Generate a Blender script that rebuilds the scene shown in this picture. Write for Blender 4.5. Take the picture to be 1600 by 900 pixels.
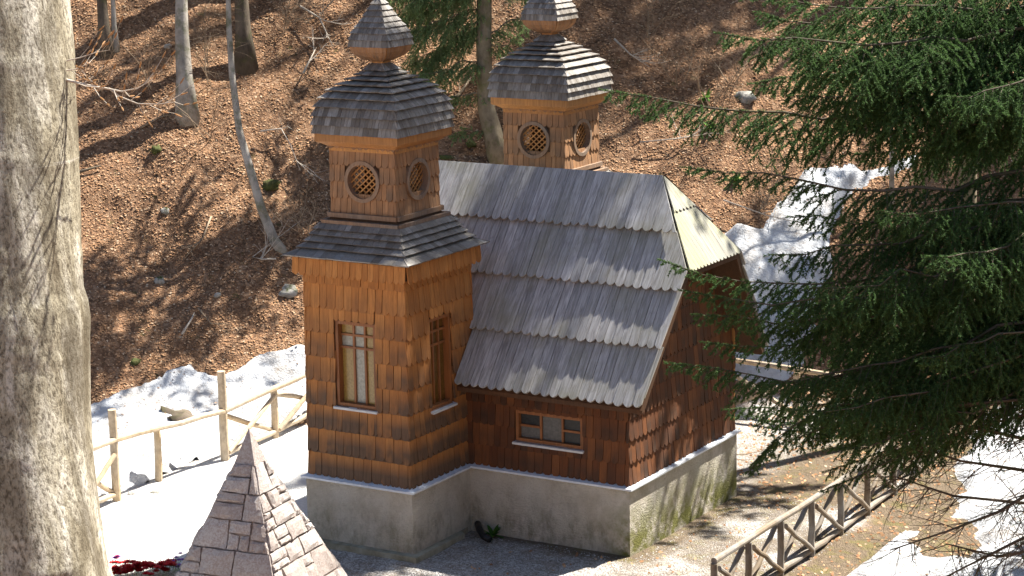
import bpy, math, random
import numpy as np
from mathutils import Matrix, Vector

random.seed(7)
RNG = np.random.default_rng(11)
for o in list(bpy.data.objects):
    bpy.data.objects.remove(o)
S = bpy.context.scene
COL = S.collection

# ------------------------------------------------------------------ camera
CAM = np.array([15.2981, -28.6398, 10.7899])
FOC = 3468.0                        # pixels of the 1600 px wide photograph
CF = np.array([-0.5077, 0.8385, -0.1980]); CF /= np.linalg.norm(CF)
CR = np.array([0.8573, 0.5144, -0.0200]); CR -= CF * (CR @ CF); CR /= np.linalg.norm(CR)
CU = np.cross(CR, CF)
cd = bpy.data.cameras.new('camera'); cam = bpy.data.objects.new('camera', cd); COL.objects.link(cam)
cd.sensor_width = 36.0; cd.lens = 36.0 * FOC / 1600.0; cd.clip_start = 0.1; cd.clip_end = 2000
cam.matrix_world = Matrix(((CR[0], CU[0], -CF[0], CAM[0]), (CR[1], CU[1], -CF[1], CAM[1]),
                           (CR[2], CU[2], -CF[2], CAM[2]), (0, 0, 0, 1)))
S.camera = cam
# ------------------------------------------------------------------ light
SUN_AZ, SUN_EL = math.radians(68.0), math.radians(55.2)      # azimuth measured from +X towards +Y
sdir = Vector((math.cos(SUN_AZ) * math.cos(SUN_EL), math.sin(SUN_AZ) * math.cos(SUN_EL), math.sin(SUN_EL)))
w = bpy.data.worlds.new('World'); S.world = w; w.use_nodes = True
wn = w.node_tree.nodes; wl = w.node_tree.links
sky = wn.new('ShaderNodeTexSky'); sky.sky_type = 'NISHITA'; sky.sun_disc = False
sky.sun_elevation = SUN_EL; sky.sun_rotation = math.pi / 2 - SUN_AZ
wl.new(sky.outputs[0], wn['Background'].inputs[0]); wn['Background'].inputs[1].default_value = 0.05
sl = bpy.data.lights.new('sun', 'SUN'); sl.energy = 5.0; sl.angle = math.radians(0.53); sl.color = (1, .95, .86)
so = bpy.data.objects.new('sun', sl); COL.objects.link(so); so.rotation_euler = sdir.to_track_quat('Z', 'Y').to_euler()
S.view_settings.view_transform = 'Standard'; S.view_settings.look = 'None'
S.view_settings.gamma = 1; S.view_settings.use_curve_mapping = False
S.view_settings.exposure = 1.75

# ------------------------------------------------------------------ helpers
def ray(px, py): return CF + CR * (px - 800) / FOC + CU * (450 - py) / FOC
def atd(px, py, t): return CAM + ray(px, py) * t
def at_y(px, py, y): d = ray(px, py); return CAM + d * (y - CAM[1]) / d[1]
def at_x(px, py, x): d = ray(px, py); return CAM + d * (x - CAM[0]) / d[0]
def at_z(px, py, z): d = ray(px, py); return CAM + d * (z - CAM[2]) / d[2]

def _h(ix, iy, iz, s):
    n = (ix.astype(np.int64) * 374761393 + iy.astype(np.int64) * 668265263 + iz.astype(np.int64) * 1274126177 + s * 974711) & 0xffffffff
    n = ((n ^ (n >> 13)) * 1103515245) & 0xffffffff
    n = ((n ^ (n >> 15)) * 668265261) & 0xffffffff
    return ((n ^ (n >> 16)) & 0xffffff) / float(0xffffff)
def noise(x, y, z=0.0, s=0):
    x, y, z = np.broadcast_arrays(np.asarray(x, float), np.asarray(y, float), np.asarray(z, float))
    ix, iy, iz = np.floor(x), np.floor(y), np.floor(z)
    fx, fy, fz = x - ix, y - iy, z - iz
    fx, fy, fz = [f * f * (3 - 2 * f) for f in (fx, fy, fz)]
    r = 0
    for a in (0, 1):
        for b in (0, 1):
            for c in (0, 1):
                wgt = (fx if a else 1 - fx) * (fy if b else 1 - fy) * (fz if c else 1 - fz)
                r = r + wgt * _h(ix + a, iy + b, iz + c, s)
    return r * 2 - 1
def fbm(x, y, z=0.0, s=0, o=4):
    r = 0; a = .5; k = 1.0
    for i in range(o):
        r = r + a * noise(np.asarray(x) * k, np.asarray(y) * k, np.asarray(z) * k, s + i); a *= .5; k *= 2.03
    return r
def softplus(p, k): return k * np.logaddexp(0, np.asarray(p) / k)

FH = np.array([CF[0], CF[1]]) / np.hypot(CF[0], CF[1])
def terrain(x, y):
    x = np.asarray(x, float); y = np.asarray(y, float)
    hill = softplus(-.5 * (x + 11.6) + .62 * (y - 3.0) , .35)
    hill = np.where(hill > 30, 30 + (hill - 30) * .3, hill)
    sd = (x - CAM[0]) * FH[0] + (y - CAM[1]) * FH[1]
    bank = np.minimum(softplus(.315 * (28.3 - sd), .25), 9.1)
    gully = -.13 * softplus(x - 2.6, .3) * np.exp(-np.maximum(x - 2.6, 0) / 14)
    rough = np.clip((hill + bank - .3) / 1.5, 0, 1)
    n = fbm(x * .35, y * .35, 0, 3) * .55 * rough + fbm(x * 1.7, y * 1.7, 0, 9, 3) * (.025 + .13 * rough)
    return hill + bank + gully + n - .012 * np.clip(y, 0, 8) - .02
def hit(px, py):
    d = ray(px, py); ts = np.arange(26, 140, .05)
    p = CAM[None] + d[None] * ts[:, None]
    g = p[:, 2] - terrain(p[:, 0], p[:, 1])
    i = int(np.argmax(g < 0)) if (g < 0).any() else len(ts) - 1
    return p[i], ts[i]

def tag(o, label=None, cat=None, group=None, kind=None):
    if label: o['label'] = label
    if cat: o['category'] = cat
    if group: o['group'] = group
    if kind: o['kind'] = kind
    return o
def empty(name, loc, label=None, cat=None, group=None):
    o = bpy.data.objects.new(name, None); COL.objects.link(o); o.location = [float(v) for v in loc]
    o.empty_display_size = .2
    return tag(o, label, cat, group)
def link(name, me, parent=None):
    o = bpy.data.objects.new(name, me); COL.objects.link(o)
    if parent is not None:
        o.parent = parent
        if parent.type == 'EMPTY': o.matrix_parent_inverse = Matrix.Translation(parent.location).inverted()
    return o

class MB:
    def __init__(s): s.v = []; s.f = []; s.sm = False
    def add(s, vs, fs):
        b = len(s.v); s.v.extend([tuple(map(float, q)) for q in vs]); s.f.extend([tuple(b + i for i in q) for q in fs])
    def box(s, x0, x1, y0, y1, z0, z1):
        s.add([(x0, y0, z0), (x1, y0, z0), (x1, y1, z0), (x0, y1, z0), (x0, y0, z1), (x1, y0, z1), (x1, y1, z1), (x0, y1, z1)],
              [(3, 2, 1, 0), (4, 5, 6, 7), (0, 1, 5, 4), (1, 2, 6, 5), (2, 3, 7, 6), (3, 0, 4, 7)])
    def prism(s, poly, fn, t0, t1):
        """2-D polygon mapped by fn(a, b, depth) to 3-D; t0 back, t1 front"""
        n = len(poly)
        vs = [fn(a, b, t0) for a, b in poly] + [fn(a, b, t1) for a, b in poly]
        fs = [tuple(range(n - 1, -1, -1)), tuple(range(n, 2 * n))] + [(i, (i + 1) % n, n + (i + 1) % n, n + i) for i in range(n)]
        s.add(vs, fs)
    def beam(s, p, q, wd, ht, up=(0, 0, 1)):
        p = np.array(p, float); q = np.array(q, float); d = q - p; d /= np.linalg.norm(d)
        a = np.cross(d, up); a /= np.linalg.norm(a); b = np.cross(a, d)
        vs = [e + a * i * wd / 2 + b * j * ht / 2 for e in (p, q) for i, j in ((-1, -1), (1, -1), (1, 1), (-1, 1))]
        s.add(vs, [(0, 1, 2, 3), (7, 6, 5, 4), (0, 4, 5, 1), (1, 5, 6, 2), (2, 6, 7, 3), (3, 7, 4, 0)])
    def tube(s, pts, rad, n=8, cap=True, rough=0.0):
        pts = np.array(pts, float); m = len(pts)
        rad = np.full(m, rad) if np.isscalar(rad) else np.array(rad, float)
        tg = np.gradient(pts, axis=0); tg /= np.linalg.norm(tg, axis=1)[:, None] + 1e-9
        a = np.cross(tg[0], (0.31, .2, .93) if abs(tg[0][2]) < .9 else (1, 0.1, 0)); a /= np.linalg.norm(a)
        b0 = len(s.v)
        for i in range(m):
            a = a - tg[i] * (a @ tg[i]); a /= np.linalg.norm(a); b = np.cross(tg[i], a)
            for k in range(n):
                th = 2 * math.pi * k / n
                r = rad[i] * (1 + rough * random.uniform(-1, 1))
                q = pts[i] + (a * math.cos(th) + b * math.sin(th)) * r
                s.v.append((float(q[0]), float(q[1]), float(q[2])))
        for i in range(m - 1):
            for k in range(n):
                k2 = (k + 1) % n
                s.f.append((b0 + i * n + k, b0 + i * n + k2, b0 + (i + 1) * n + k2, b0 + (i + 1) * n + k))
        if cap:
            s.f.append(tuple(b0 + k for k in range(n - 1, -1, -1))); s.f.append(tuple(b0 + (m - 1) * n + k for k in range(n)))
    def mesh(s, name, mat, smooth=False):
        me = bpy.data.meshes.new(name); me.from_pydata(s.v, [], s.f)
        if mat: me.materials.append(mat)
        if smooth: me.shade_smooth()
        me.update(); return me
    def build(s, name, mat, parent=None, smooth=False):
        return link(name, s.mesh(name, mat, smooth), parent)
def np_mesh(name, V, F, mat, smooth=False):
    me = bpy.data.meshes.new(name); V = np.asarray(V, np.float32); F = np.asarray(F, np.int32); k = F.shape[1]
    me.vertices.add(len(V)); me.vertices.foreach_set('co', V.ravel())
    me.loops.add(F.size); me.loops.foreach_set('vertex_index', F.ravel())
    me.polygons.add(len(F)); me.polygons.foreach_set('loop_start', np.arange(0, F.size, k, dtype=np.int32))
    me.update(calc_edges=True); me.validate()
    me.materials.append(mat)
    if smooth: me.shade_smooth()
    return me
def clip(poly, a, b, c):
    """keep a*x + b*y <= c"""
    out = []
    for i in range(len(poly)):
        p, q = poly[i], poly[(i + 1) % len(poly)]
        dp, dq = a * p[0] + b * p[1] - c, a * q[0] + b * q[1] - c
        if dp <= 0: out.append(p)
        if dp * dq < 0:
            t = dp / (dp - dq); out.append((p[0] + t * (q[0] - p[0]), p[1] + t * (q[1] - p[1])))
    return out

# ------------------------------------------------------------------ materials
class G:
    """small node-graph helper"""
    def __init__(s, name, rough=.8, spec=.3):
        s.m = bpy.data.materials.new(name); s.m.use_nodes = True; s.t = s.m.node_tree; s.n = s.t.nodes; s.p = s.n['Principled BSDF']
        s.p.inputs['Roughness'].default_value = rough; s.p.inputs['Specular IOR Level'].default_value = spec
    def set(s, sock, v):
        if isinstance(v, bpy.types.NodeSocket): s.t.links.new(v, sock)
        elif v is not None: sock.default_value = v if not (isinstance(v, tuple) and len(v) == 3 and sock.type == 'RGBA') else (*v, 1)
    def obj(s): return s.n.new('ShaderNodeTexCoord').outputs['Object']
    def pos(s): return s.n.new('ShaderNodeNewGeometry').outputs['Position']
    def rnd(s):
        a = s.n.new('ShaderNodeObjectInfo').outputs['Random']; b = s.n.new('ShaderNodeNewGeometry').outputs['Random Per Island']
        return s.math('FRACT', s.math('ADD', a, b))
    def math(s, op, a, b=None, cl=False):
        n = s.n.new('ShaderNodeMath'); n.operation = op; n.use_clamp = cl; s.set(n.inputs[0], a)
        if b is not None: s.set(n.inputs[1], b)
        return n.outputs[0]
    def mapping(s, v, scale, loc=None):
        n = s.n.new('ShaderNodeMapping'); s.set(n.inputs[0], v); s.set(n.inputs['Scale'], scale)
        if loc is not None: s.set(n.inputs['Location'], loc)
        return n.outputs[0]
    def noise(s, v, scale, detail=4, rough=.6, dist=0):
        n = s.n.new('ShaderNodeTexNoise'); s.set(n.inputs['Vector'], v); s.set(n.inputs['Scale'], scale)
        n.inputs['Detail'].default_value = detail; n.inputs['Roughness'].default_value = rough; n.inputs['Distortion'].default_value = dist
        return n.outputs[0]
    def vor(s, v, scale, out='Color'):
        n = s.n.new('ShaderNodeTexVoronoi'); s.set(n.inputs['Vector'], v); s.set(n.inputs['Scale'], scale); return n.outputs[out]
    def ramp(s, f, stops):
        n = s.n.new('ShaderNodeValToRGB'); s.set(n.inputs[0], f); e = n.color_ramp.elements
        while len(e) < len(stops): e.new(.5)
        for i, (p, c) in enumerate(stops):
            e[i].position = p; e[i].color = (c, c, c, 1) if not isinstance(c, tuple) else (*c, 1)
        return n.outputs[0]
    def mix(s, f, a, b, mode='MIX'):
        n = s.n.new('ShaderNodeMix'); n.data_type = 'RGBA'; n.blend_type = mode
        s.set(n.inputs[0], f); s.set(n.inputs[6], a); s.set(n.inputs[7], b); return n.outputs[2]
    def sep(s, v, i): n = s.n.new('ShaderNodeSeparateXYZ'); s.set(n.inputs[0], v); return n.outputs[i]
    def comb(s, x, y, z):
        n = s.n.new('ShaderNodeCombineXYZ'); s.set(n.inputs[0], x); s.set(n.inputs[1], y); s.set(n.inputs[2], z); return n.outputs[0]
    def attr(s, nm, out='Color'): n = s.n.new('ShaderNodeAttribute'); n.attribute_name = nm; return n.outputs[out]
    def col(s, c): s.set(s.p.inputs['Base Color'], c)
    def bump(s, h, st=.5, dist=.01):
        n = s.n.new('ShaderNodeBump'); s.set(n.inputs['Height'], h); n.inputs['Strength'].default_value = st; n.inputs['Distance'].default_value = dist
        s.t.links.new(n.outputs[0], s.p.inputs['Normal'])

def wood_mat(name, stops, weather, wamt, grain=(30, 30, 2.5), rough=.75, zfade=None, spec=.3, row=None):
    """shingle / timber: random tone per piece, grain, grey weathering; zfade=(z_low, z_high) more weathered below"""
    g = G(name, rough, spec); r = g.rnd(); p = g.pos()
    off = g.comb(g.math('MULTIPLY', r, 13.0), g.math('MULTIPLY', r, 7.0), g.math('MULTIPLY', r, 29.0))
    gv = g.mapping(p, grain, off); gr = g.noise(gv, 1.0, 5, .65, .4)
    base = g.ramp(r, stops)
    base = g.mix(g.ramp(gr, [(.35, 0.0), (.7, 1.0)]), base, g.mix(.38, base, (.03, .015, .008)))
    wn_ = g.noise(g.mapping(p, (1, 1, .7), off), 1.6, 4, .6)
    f = g.math('MULTIPLY', g.ramp(wn_, [(.35, 0.0), (.65, 1.0)]), wamt)
    if zfade:
        z = g.math('DIVIDE', g.math('SUBTRACT', zfade[1], g.sep(p, 2)), zfade[1] - zfade[0], True)
        z = g.math('ADD', g.math('MULTIPLY', z, .75), g.math('MULTIPLY', f, g.math('ADD', z, .15)), True); f = z
    if row:
        fr_ = g.math('FRACT', g.math('DIVIDE', g.math('SUBTRACT', g.sep(p, 2), row[0]), row[1]))
        ex = g.ramp(g.math('ADD', fr_, g.math('MULTIPLY', g.math('SUBTRACT', gr, .5), .25)), [(.45, 1.0), (.95, .25)])
        f = g.math('MULTIPLY', f, ex)
    base = g.mix(f, base, g.mix(g.ramp(gr, [(.3, 0.0), (.75, 1.0)]), weather, g.mix(.5, weather, (.02, .015, .01))))
    g.col(base); g.bump(gr, .5, .006); return g.m

M = {}
M['tower_shingle'] = wood_mat('tower_shingle', [(0, (.48, .185, .045)), (.5, (.55, .22, .055)), (1, (.62, .265, .072))], (.15, .088, .052), 1.0, zfade=(1.0, 4.4), row=(1.08, .385))
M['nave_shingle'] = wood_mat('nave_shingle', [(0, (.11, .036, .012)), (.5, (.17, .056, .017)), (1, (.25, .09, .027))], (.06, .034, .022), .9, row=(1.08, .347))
M['belfry_shingle'] = wood_mat('belfry_shingle', [(0, (.36, .18, .08)), (.5, (.42, .215, .10)), (1, (.48, .25, .115))], (.19, .125, .08), .8, row=(5.2, .255))
M['fresh_wood'] = wood_mat('fresh_wood', [(0, (.46, .20, .06)), (1, (.60, .29, .09))], (.25, .16, .09), .35)
M['trim_wood'] = wood_mat('trim_wood', [(0, (.26, .15, .085)), (1, (.36, .22, .13))], (.22, .19, .16), .7)
M['frame_wood'] = wood_mat('frame_wood', [(0, (.30, .11, .035)), (1, (.38, .15, .05))], (.2, .1, .05), .3, rough=.5)
M['core_wood'] = wood_mat('core_wood', [(0, (.10, .045, .02)), (1, (.13, .06, .025))], (.09, .06, .04), .5)
M['cupola_shingle'] = wood_mat('cupola_shingle', [(0, (.15, .132, .115)), (.4, (.24, .218, .195)), (1, (.36, .34, .315))], (.16, .125, .085), .5, rough=.55, spec=.45)
M['log'] = wood_mat('log', [(0, (.52, .39, .24)), (1, (.64, .49, .32))], (.48, .42, .34), .8, grain=(9, 9, 9))
M['log_grey_shaded'] = wood_mat('log_grey_shaded', [(0, (.20, .145, .09)), (1, (.31, .24, .165))], (.33, .31, .285), 1.0, grain=(9, 9, 9))  # greyed logs, with the shade of the spruce darkened into their colour

def board_mat(name, tones, lichen, lam):
    g = G(name, .42, .5); r = g.rnd(); o = g.obj()
    off = g.comb(g.math('MULTIPLY', r, 31.0), g.math('MULTIPLY', r, 17.0), 0.0)
    gr = g.noise(g.mapping(o, (26, 1.6, 26), off), 1.0, 5, .65, .6)
    ring = g.noise(g.mapping(o, (9, .5, 9), off), 1.0, 3, .5, 1.5)
    c = g.ramp(r, tones)
    c = g.mix(g.ramp(gr, [(.38, 0.0), (.72, .8)]), c, (.10, .095, .095))
    c = g.mix(g.ramp(ring, [(.5, 0.0), (.56, .35), (.62, 0.0)]), c, (.12, .10, .085))
    p = g.pos(); ln = g.noise(p, 1.1, 5, .65)
    c = g.mix(g.math('MULTIPLY', g.ramp(ln, [(.45, 0.0), (.7, 1.0)]), lam), c, lichen)
    g.col(c); g.bump(gr, .35, .004)
    g.set(g.p.inputs['Roughness'], g.ramp(gr, [(.3, .38), (.8, .6)])); return g.m
M['roof_board'] = board_mat('roof_board', [(0, (.36, .355, .35)), (.5, (.44, .435, .43)), (1, (.54, .53, .525))], (.22, .21, .13), .6)
M['hip_board'] = board_mat('hip_board', [(0, (.34, .33, .26)), (1, (.42, .41, .33))], (.33, .32, .16), 1.0)

g = G('plaster', .92, .15); p = g.pos(); n1 = g.noise(g.mapping(p, (1, 1, .8)), 1.5, 7, .68); n2 = g.noise(p, 38, 5, .7); n3 = g.noise(g.mapping(p, (1, 1, .6)), 5, 6, .7)
c = g.ramp(n1, [(.3, (.50, .43, .33)), (.5, (.70, .64, .55)), (.75, (.78, .74, .66))])
c = g.mix(g.ramp(n2, [(.36, .2), (.5, 0.0)]), c, (.28, .24, .18))
lowz = g.math('SUBTRACT', 1.0, g.math('MULTIPLY', g.sep(p, 2), 1.15), True)
st = g.math('MULTIPLY', g.ramp(n3, [(.46, 0.0), (.66, 1.0)]), g.math('MULTIPLY', lowz, 1.5, True), True)
c = g.mix(g.math('MULTIPLY', st, .6), c, (.17, .14, .085))
ms = g.math('MULTIPLY', g.ramp(g.noise(p, 3.1, 5, .7), [(.36, 0.0), (.54, 1.0)]), g.math('ADD', lowz, .22, True))
xf = g.math('ADD', g.math('MULTIPLY', g.math('ADD', g.sep(p, 0), .5), 2.2, True), .22, True)
c = g.mix(g.math('MULTIPLY', g.math('MULTIPLY', ms, xf), .95), c, (.19, .19, .045))
g.col(c); g.bump(g.math('ADD', n2, g.noise(g.mapping(p, (1, 1, 1.8)), 17, 5, .65)), 1.0, .05); M['plaster'] = g.m

g = G('slab', .9, .2); p = g.pos(); g.col(g.ramp(g.noise(p, 5, 5, .6), [(.3, (.20, .18, .12)), (.7, (.40, .38, .30))])); g.bump(g.noise(p, 40, 4), .5, .01); M['slab'] = g.m
g = G('flashing', .38, .5); p = g.pos()
g.col(g.ramp(g.noise(p, 6, 4, .6), [(.3, (.56, .60, .65)), (.7, (.72, .75, .79))])); M['flashing'] = g.m
g = G('sill', .5, .4); g.col(g.ramp(g.noise(g.pos(), 9), [(.3, (.55, .55, .54)), (.7, (.68, .68, .67))])); M['sill'] = g.m
def glass(name, c, rough=.25):
    g = G(name, rough, .5); g.col(g.ramp(g.noise(g.pos(), 25, 4), [(.3, tuple(v * .6 for v in c)), (.7, c)])); g.bump(g.noise(g.pos(), 70), .3, .003); M[name] = g.m
glass('amber_glass', (.42, .27, .07)); glass('pale_glass', (.40, .38, .30)); glass('dark_glass', (.045, .05, .05), .12); glass('grey_glass', (.16, .16, .15), .2)
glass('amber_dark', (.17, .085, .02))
g = G('dark_void', .9, .1); g.col((.012, .010, .008)); M['void'] = g.m

g = G('stone', .9, .2); p = g.pos(); r = g.rnd()
c = g.ramp(r, [(0, (.38, .335, .31)), (.5, (.46, .42, .395)), (1, (.54, .51, .485))]); n = g.noise(p, 34, 5, .7)
c = g.mix(g.ramp(n, [(.42, .6), (.6, 0.0)]), c, (.25, .18, .15)); c = g.mix(g.ramp(g.noise(p, 8, 4), [(.5, 0.0), (.7, .5)]), c, (.48, .45, .42))
g.col(c); g.bump(g.math('ADD', n, g.noise(p, 90, 3)), .9, .014); M['stone'] = g.m
g = G('mortar', .95, .1); g.col(g.ramp(g.noise(g.pos(), 30), [(.3, (.24, .19, .16)), (.7, (.36, .30, .26))])); M['mortar'] = g.m

g = G('snow', .6, .3); p = g.pos(); n = g.noise(p, 1.6, 6, .65); n2 = g.noise(p, 9, 5, .7)
c = g.mix(g.ramp(n, [(.46, 0.0), (.66, .75)]), (.60, .62, .65), (.33, .30, .27))
c = g.mix(g.ramp(n2, [(.60, 0.0), (.70, .75)]), c, (.20, .13, .08))
g.col(c); g.bump(g.math('ADD', g.noise(p, 3.5, 5, .6), g.math('MULTIPLY', g.noise(p, 26, 5, .7), .5)), 1.0, .10); M['snow'] = g.m

g = G('ground', .95, .12); p = g.pos(); z = g.attr('zone')
r_, gr_, b_ = [g.n.new('ShaderNodeSeparateColor') for _ in range(1)][0], None, None
g.set(r_.inputs[0], z); zr, zg, zb = r_.outputs[0], r_.outputs[1], r_.outputs[2]
lv = g.vor(p, 16.0); lr = g.n.new('ShaderNodeSeparateColor'); g.set(lr.inputs[0], lv)
leaf = g.ramp(lr.outputs[0], [(0, (.15, .085, .05)), (.35, (.23, .13, .076)), (.7, (.31, .18, .105)), (1, (.39, .25, .155))])
leaf = g.mix(g.ramp(g.noise(p, 1.3, 5, .65), [(.42, .75), (.6, 0.0)]), leaf, g.mix(.5, leaf, (.05, .028, .015)))
leaf = g.mix(g.ramp(g.noise(p, 2.3, 6, .7), [(.62, 0.0), (.72, .7)]), leaf, (.07, .08, .022))
gn = g.n.new('ShaderNodeSeparateColor'); g.set(gn.inputs[0], g.vor(p, 42.0))
grav = g.ramp(gn.outputs[0], [(0, (.20, .185, .17)), (.4, (.36, .34, .32)), (.8, (.52, .50, .48)), (1, (.66, .65, .63))])
grav = g.mix(g.ramp(g.noise(p, 3.0, 6, .7), [(.45, 0.0), (.68, .7)]), grav, (.22, .16, .10))
soil = g.ramp(g.noise(p, 14, 6, .75), [(.3, (.08, .06, .042)), (.6, (.19, .145, .10)), (.8, (.34, .28, .21))])
soil = g.mix(g.ramp(g.noise(p, 2.6, 5, .7), [(.5, 0.0), (.62, .8)]), soil, (.16, .135, .055))
c = g.mix(zr, leaf, grav); c = g.mix(zg, c, soil)
c = g.mix(zb, c, g.ramp(g.noise(p, 30, 4), [(.3, (.62, .61, .58)), (.7, (.78, .77, .75))]))
g.col(c); g.bump(g.math('ADD', g.noise(p, 24, 5, .7), g.vor(p, 42.0, 'Distance')), .9, .03); M['ground'] = g.m

g = G('leaf_litter', .9, .08); r = g.rnd()
g.col(g.ramp(r, [(0, (.21, .11, .058)), (.3, (.30, .165, .088)), (.65, (.40, .23, .125)), (.9, (.48, .30, .175)), (1, (.55, .42, .29))])); M['leaf'] = g.m
g = G('pebble', .85, .2); g.col(g.ramp(g.rnd(), [(0, (.20, .18, .16)), (.6, (.40, .38, .36)), (1, (.60, .59, .57))])); M['pebble'] = g.m

def bark_mat(name, a, b, moss, mossamt, sc=(6, 6, 1.5), bump=.012):
    g = G(name, .85, .2); p = g.obj(); n = g.noise(g.mapping(p, sc), 1.0, 6, .7, .5); n2 = g.noise(p, 1.7, 5, .65)
    c = g.ramp(n, [(.3, a), (.65, b)]); c = g.mix(g.ramp(n2, [(.45, 0.0), (.65, .7)]), c, tuple(min(1, v * 1.25) for v in b))
    c = g.mix(g.math('MULTIPLY', g.ramp(g.noise(p, 3.3, 5, .7), [(.5, 0.0), (.62, 1.0)]), mossamt), c, moss)
    g.col(c); g.bump(n, .8, bump); return g.m
M['beech_bark'] = bark_mat('beech_bark', (.17, .15, .125), (.36, .33, .29), (.09, .10, .04), .6, (3.5, 3.5, 2.5))
M['dark_bark'] = bark_mat('dark_bark', (.05, .038, .028), (.12, .095, .07), (.07, .08, .02), .4)
M['spruce_bark'] = bark_mat('spruce_bark', (.10, .075, .05), (.22, .18, .12), (.10, .11, .03), .5, (9, 9, 4))
M['twig'] = bark_mat('twig', (.16, .11, .07), (.30, .23, .16), (.1, .1, .04), .1, (20, 20, 20), .002)
M['twig_pale'] = bark_mat('twig_pale', (.34, .28, .22), (.50, .44, .37), (.1, .1, .04), .1, (20, 20, 20), .002)
M['moss'] = bark_mat('moss', (.035, .04, .012), (.09, .10, .028), (.12, .085, .04), .6, (14, 14, 14), .03)
M['rock'] = bark_mat('rock', (.17, .16, .14), (.34, .32, .29), (.07, .08, .02), 1.0, (5, 5, 5), .03)
# big beech in the foreground: smooth grey bark, fine vertical cracking, darker fissures, rings, moss at the foot
g = G('old_beech_bark', .8, .25); p = g.obj()
n1 = g.noise(g.mapping(p, (55, 55, 30)), 1.0, 6, .75, .3); n2 = g.noise(g.mapping(p, (7, 7, 1.3)), 1.0, 5, .65, .6)
ring = g.noise(g.mapping(p, (1.2, 1.2, 26)), 1.0, 3, .6, .4)
c = g.ramp(n2, [(.30, (.16, .13, .085)), (.48, (.36, .32, .23)), (.66, (.64, .60, .50))])
c = g.mix(g.ramp(n1, [(.38, .85), (.55, 0.0)]), c, (.06, .045, .026))
big = g.noise(g.mapping(p, (2.2, 2.2, .8)), 1.0, 5, .6, .8); c = g.mix(g.ramp(big, [(.40, .8), (.54, 0.0)]), c, (.10, .08, .05))
c = g.mix(g.ramp(ring, [(.66, 0.0), (.74, .5)]), c, (.55, .51, .43))
lo = g.math('MULTIPLY', g.math('SUBTRACT', 1.75, g.sep(p, 2)), 1.2, True)
c = g.mix(g.math('MULTIPLY', g.ramp(g.noise(p, 5.5, 6, .7), [(.50, 0.0), (.6, 1.0)]), lo), c, (.09, .13, .02))
g.col(c); g.bump(g.math('ADD', g.math('MULTIPLY', n1, .7), g.math('ADD', n2, g.math('MULTIPLY', ring, .2))), .9, .014); M['old_beech'] = g.m

def needle_mat(name, a, b, tr=.25):
    g = G(name, .75, .12); r = g.rnd()
    g.col(g.ramp(r, [(0, a), (.7, b), (1, tuple(min(1, v * 1.6) for v in b))]))
    g.p.inputs['Transmission Weight'].default_value = 0
    d = g.n.new('ShaderNodeBsdfTranslucent'); g.set(d.inputs[0], tuple(v * 1.6 for v in b)); mx = g.n.new('ShaderNodeMixShader'); mx.inputs[0].default_value = tr
    out = g.n['Material Output']; g.t.links.new(g.p.outputs[0], mx.inputs[1]); g.t.links.new(d.outputs[0], mx.inputs[2]); g.t.links.new(mx.outputs[0], out.inputs[0]); return g.m
M['needle'] = needle_mat('needle', (.028, .056, .019), (.066, .12, .038))
M['needle_light'] = needle_mat('needle_light', (.09, .14, .05), (.19, .26, .11))
M['leaf_green'] = needle_mat('leaf_green', (.04, .10, .015), (.09, .19, .03))
def flat(name, c, rough=.6):
    g = G(name, rough, .3); r = g.rnd(); g.col(g.mix(r, tuple(v * .7 for v in c), c)); M[name] = g.m
flat('red', (.55, .015, .02)); flat('violet', (.30, .12, .45)); flat('pink', (.65, .12, .25)); flat('black_plastic', (.012, .012, .013), .45); flat('bud', (.42, .22, .09))

# ------------------------------------------------------------------ ground
def axis(lo, hi, step, far):
    a = list(np.arange(lo, hi + 1e-6, step)); d = step; x = hi
    while x < far: d *= 1.25; x += d; a.append(x)
    d = step; x = lo
    while x > -far: d *= 1.25; x -= d; a.insert(0, x)
    return np.array(a)
gx, gy = axis(-24, 9, .14, 260), axis(-9, 27, .14, 260)
X, Y = np.meshgrid(gx, gy, indexing='ij'); Z = terrain(X, Y)
nx, ny = X.shape; idx = np.arange(nx * ny).reshape(nx, ny)
F = np.stack([idx[:-1, :-1], idx[1:, :-1], idx[1:, 1:], idx[:-1, 1:]], -1).reshape(-1, 4)
me = np_mesh('ground', np.stack([X, Y, Z], -1).reshape(-1, 3), F, M['ground'], True)
def sstep(a, b, v): t = np.clip((v - a) / (b - a), 0, 1); return t * t * (3 - 2 * t)
def zones(x, y):
    hillp = -.5 * (x + 11.6) + .62 * (y - 3.0); sd = (x - CAM[0]) * FH[0] + (y - CAM[1]) * FH[1]
    n = fbm(x * .9, y * .9, 0, 21)
    flatz = (1 - sstep(-.9, -.3, hillp + n * .8)) * sstep(28.0, 28.8, sd + n) 
    right = sstep(2.0, 2.5, x + n * .5)
    soil = np.clip(right * .9 + (1 - sstep(.10, .42, np.abs(x - np.clip(x, -2.8, 0)) + np.abs(y - np.clip(y, 0, 3.9)) + n * .5)) * sstep(-3.2, -2.6, x) * .95
                   + sstep(3.6, 5.0, y + n * 1.5) * sstep(-2.0, 0.2, x) * .7, 0, 1)
    white = (1 - sstep(-5.6, -4.9, x + n * .6)) * sstep(-9.6, -9.1, x) * sstep(-5.6, -4.6, y + n)
    soil = np.clip(soil + sstep(-.4, .5, x) * .75 * sstep(-.35, .05, n), 0, 1)
    soil = np.maximum(soil, sstep(2.3, 3.3, -y + n * .5) * sstep(-3.2, -2.2, x))  # ground out of view, darkened to cut light bounced onto the tower side
    return flatz * (1 - right), soil * flatz, white * flatz
zr_, zg_, zb_ = zones(X, Y)
ca = me.color_attributes.new('zone', 'FLOAT_COLOR', 'POINT')
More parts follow.
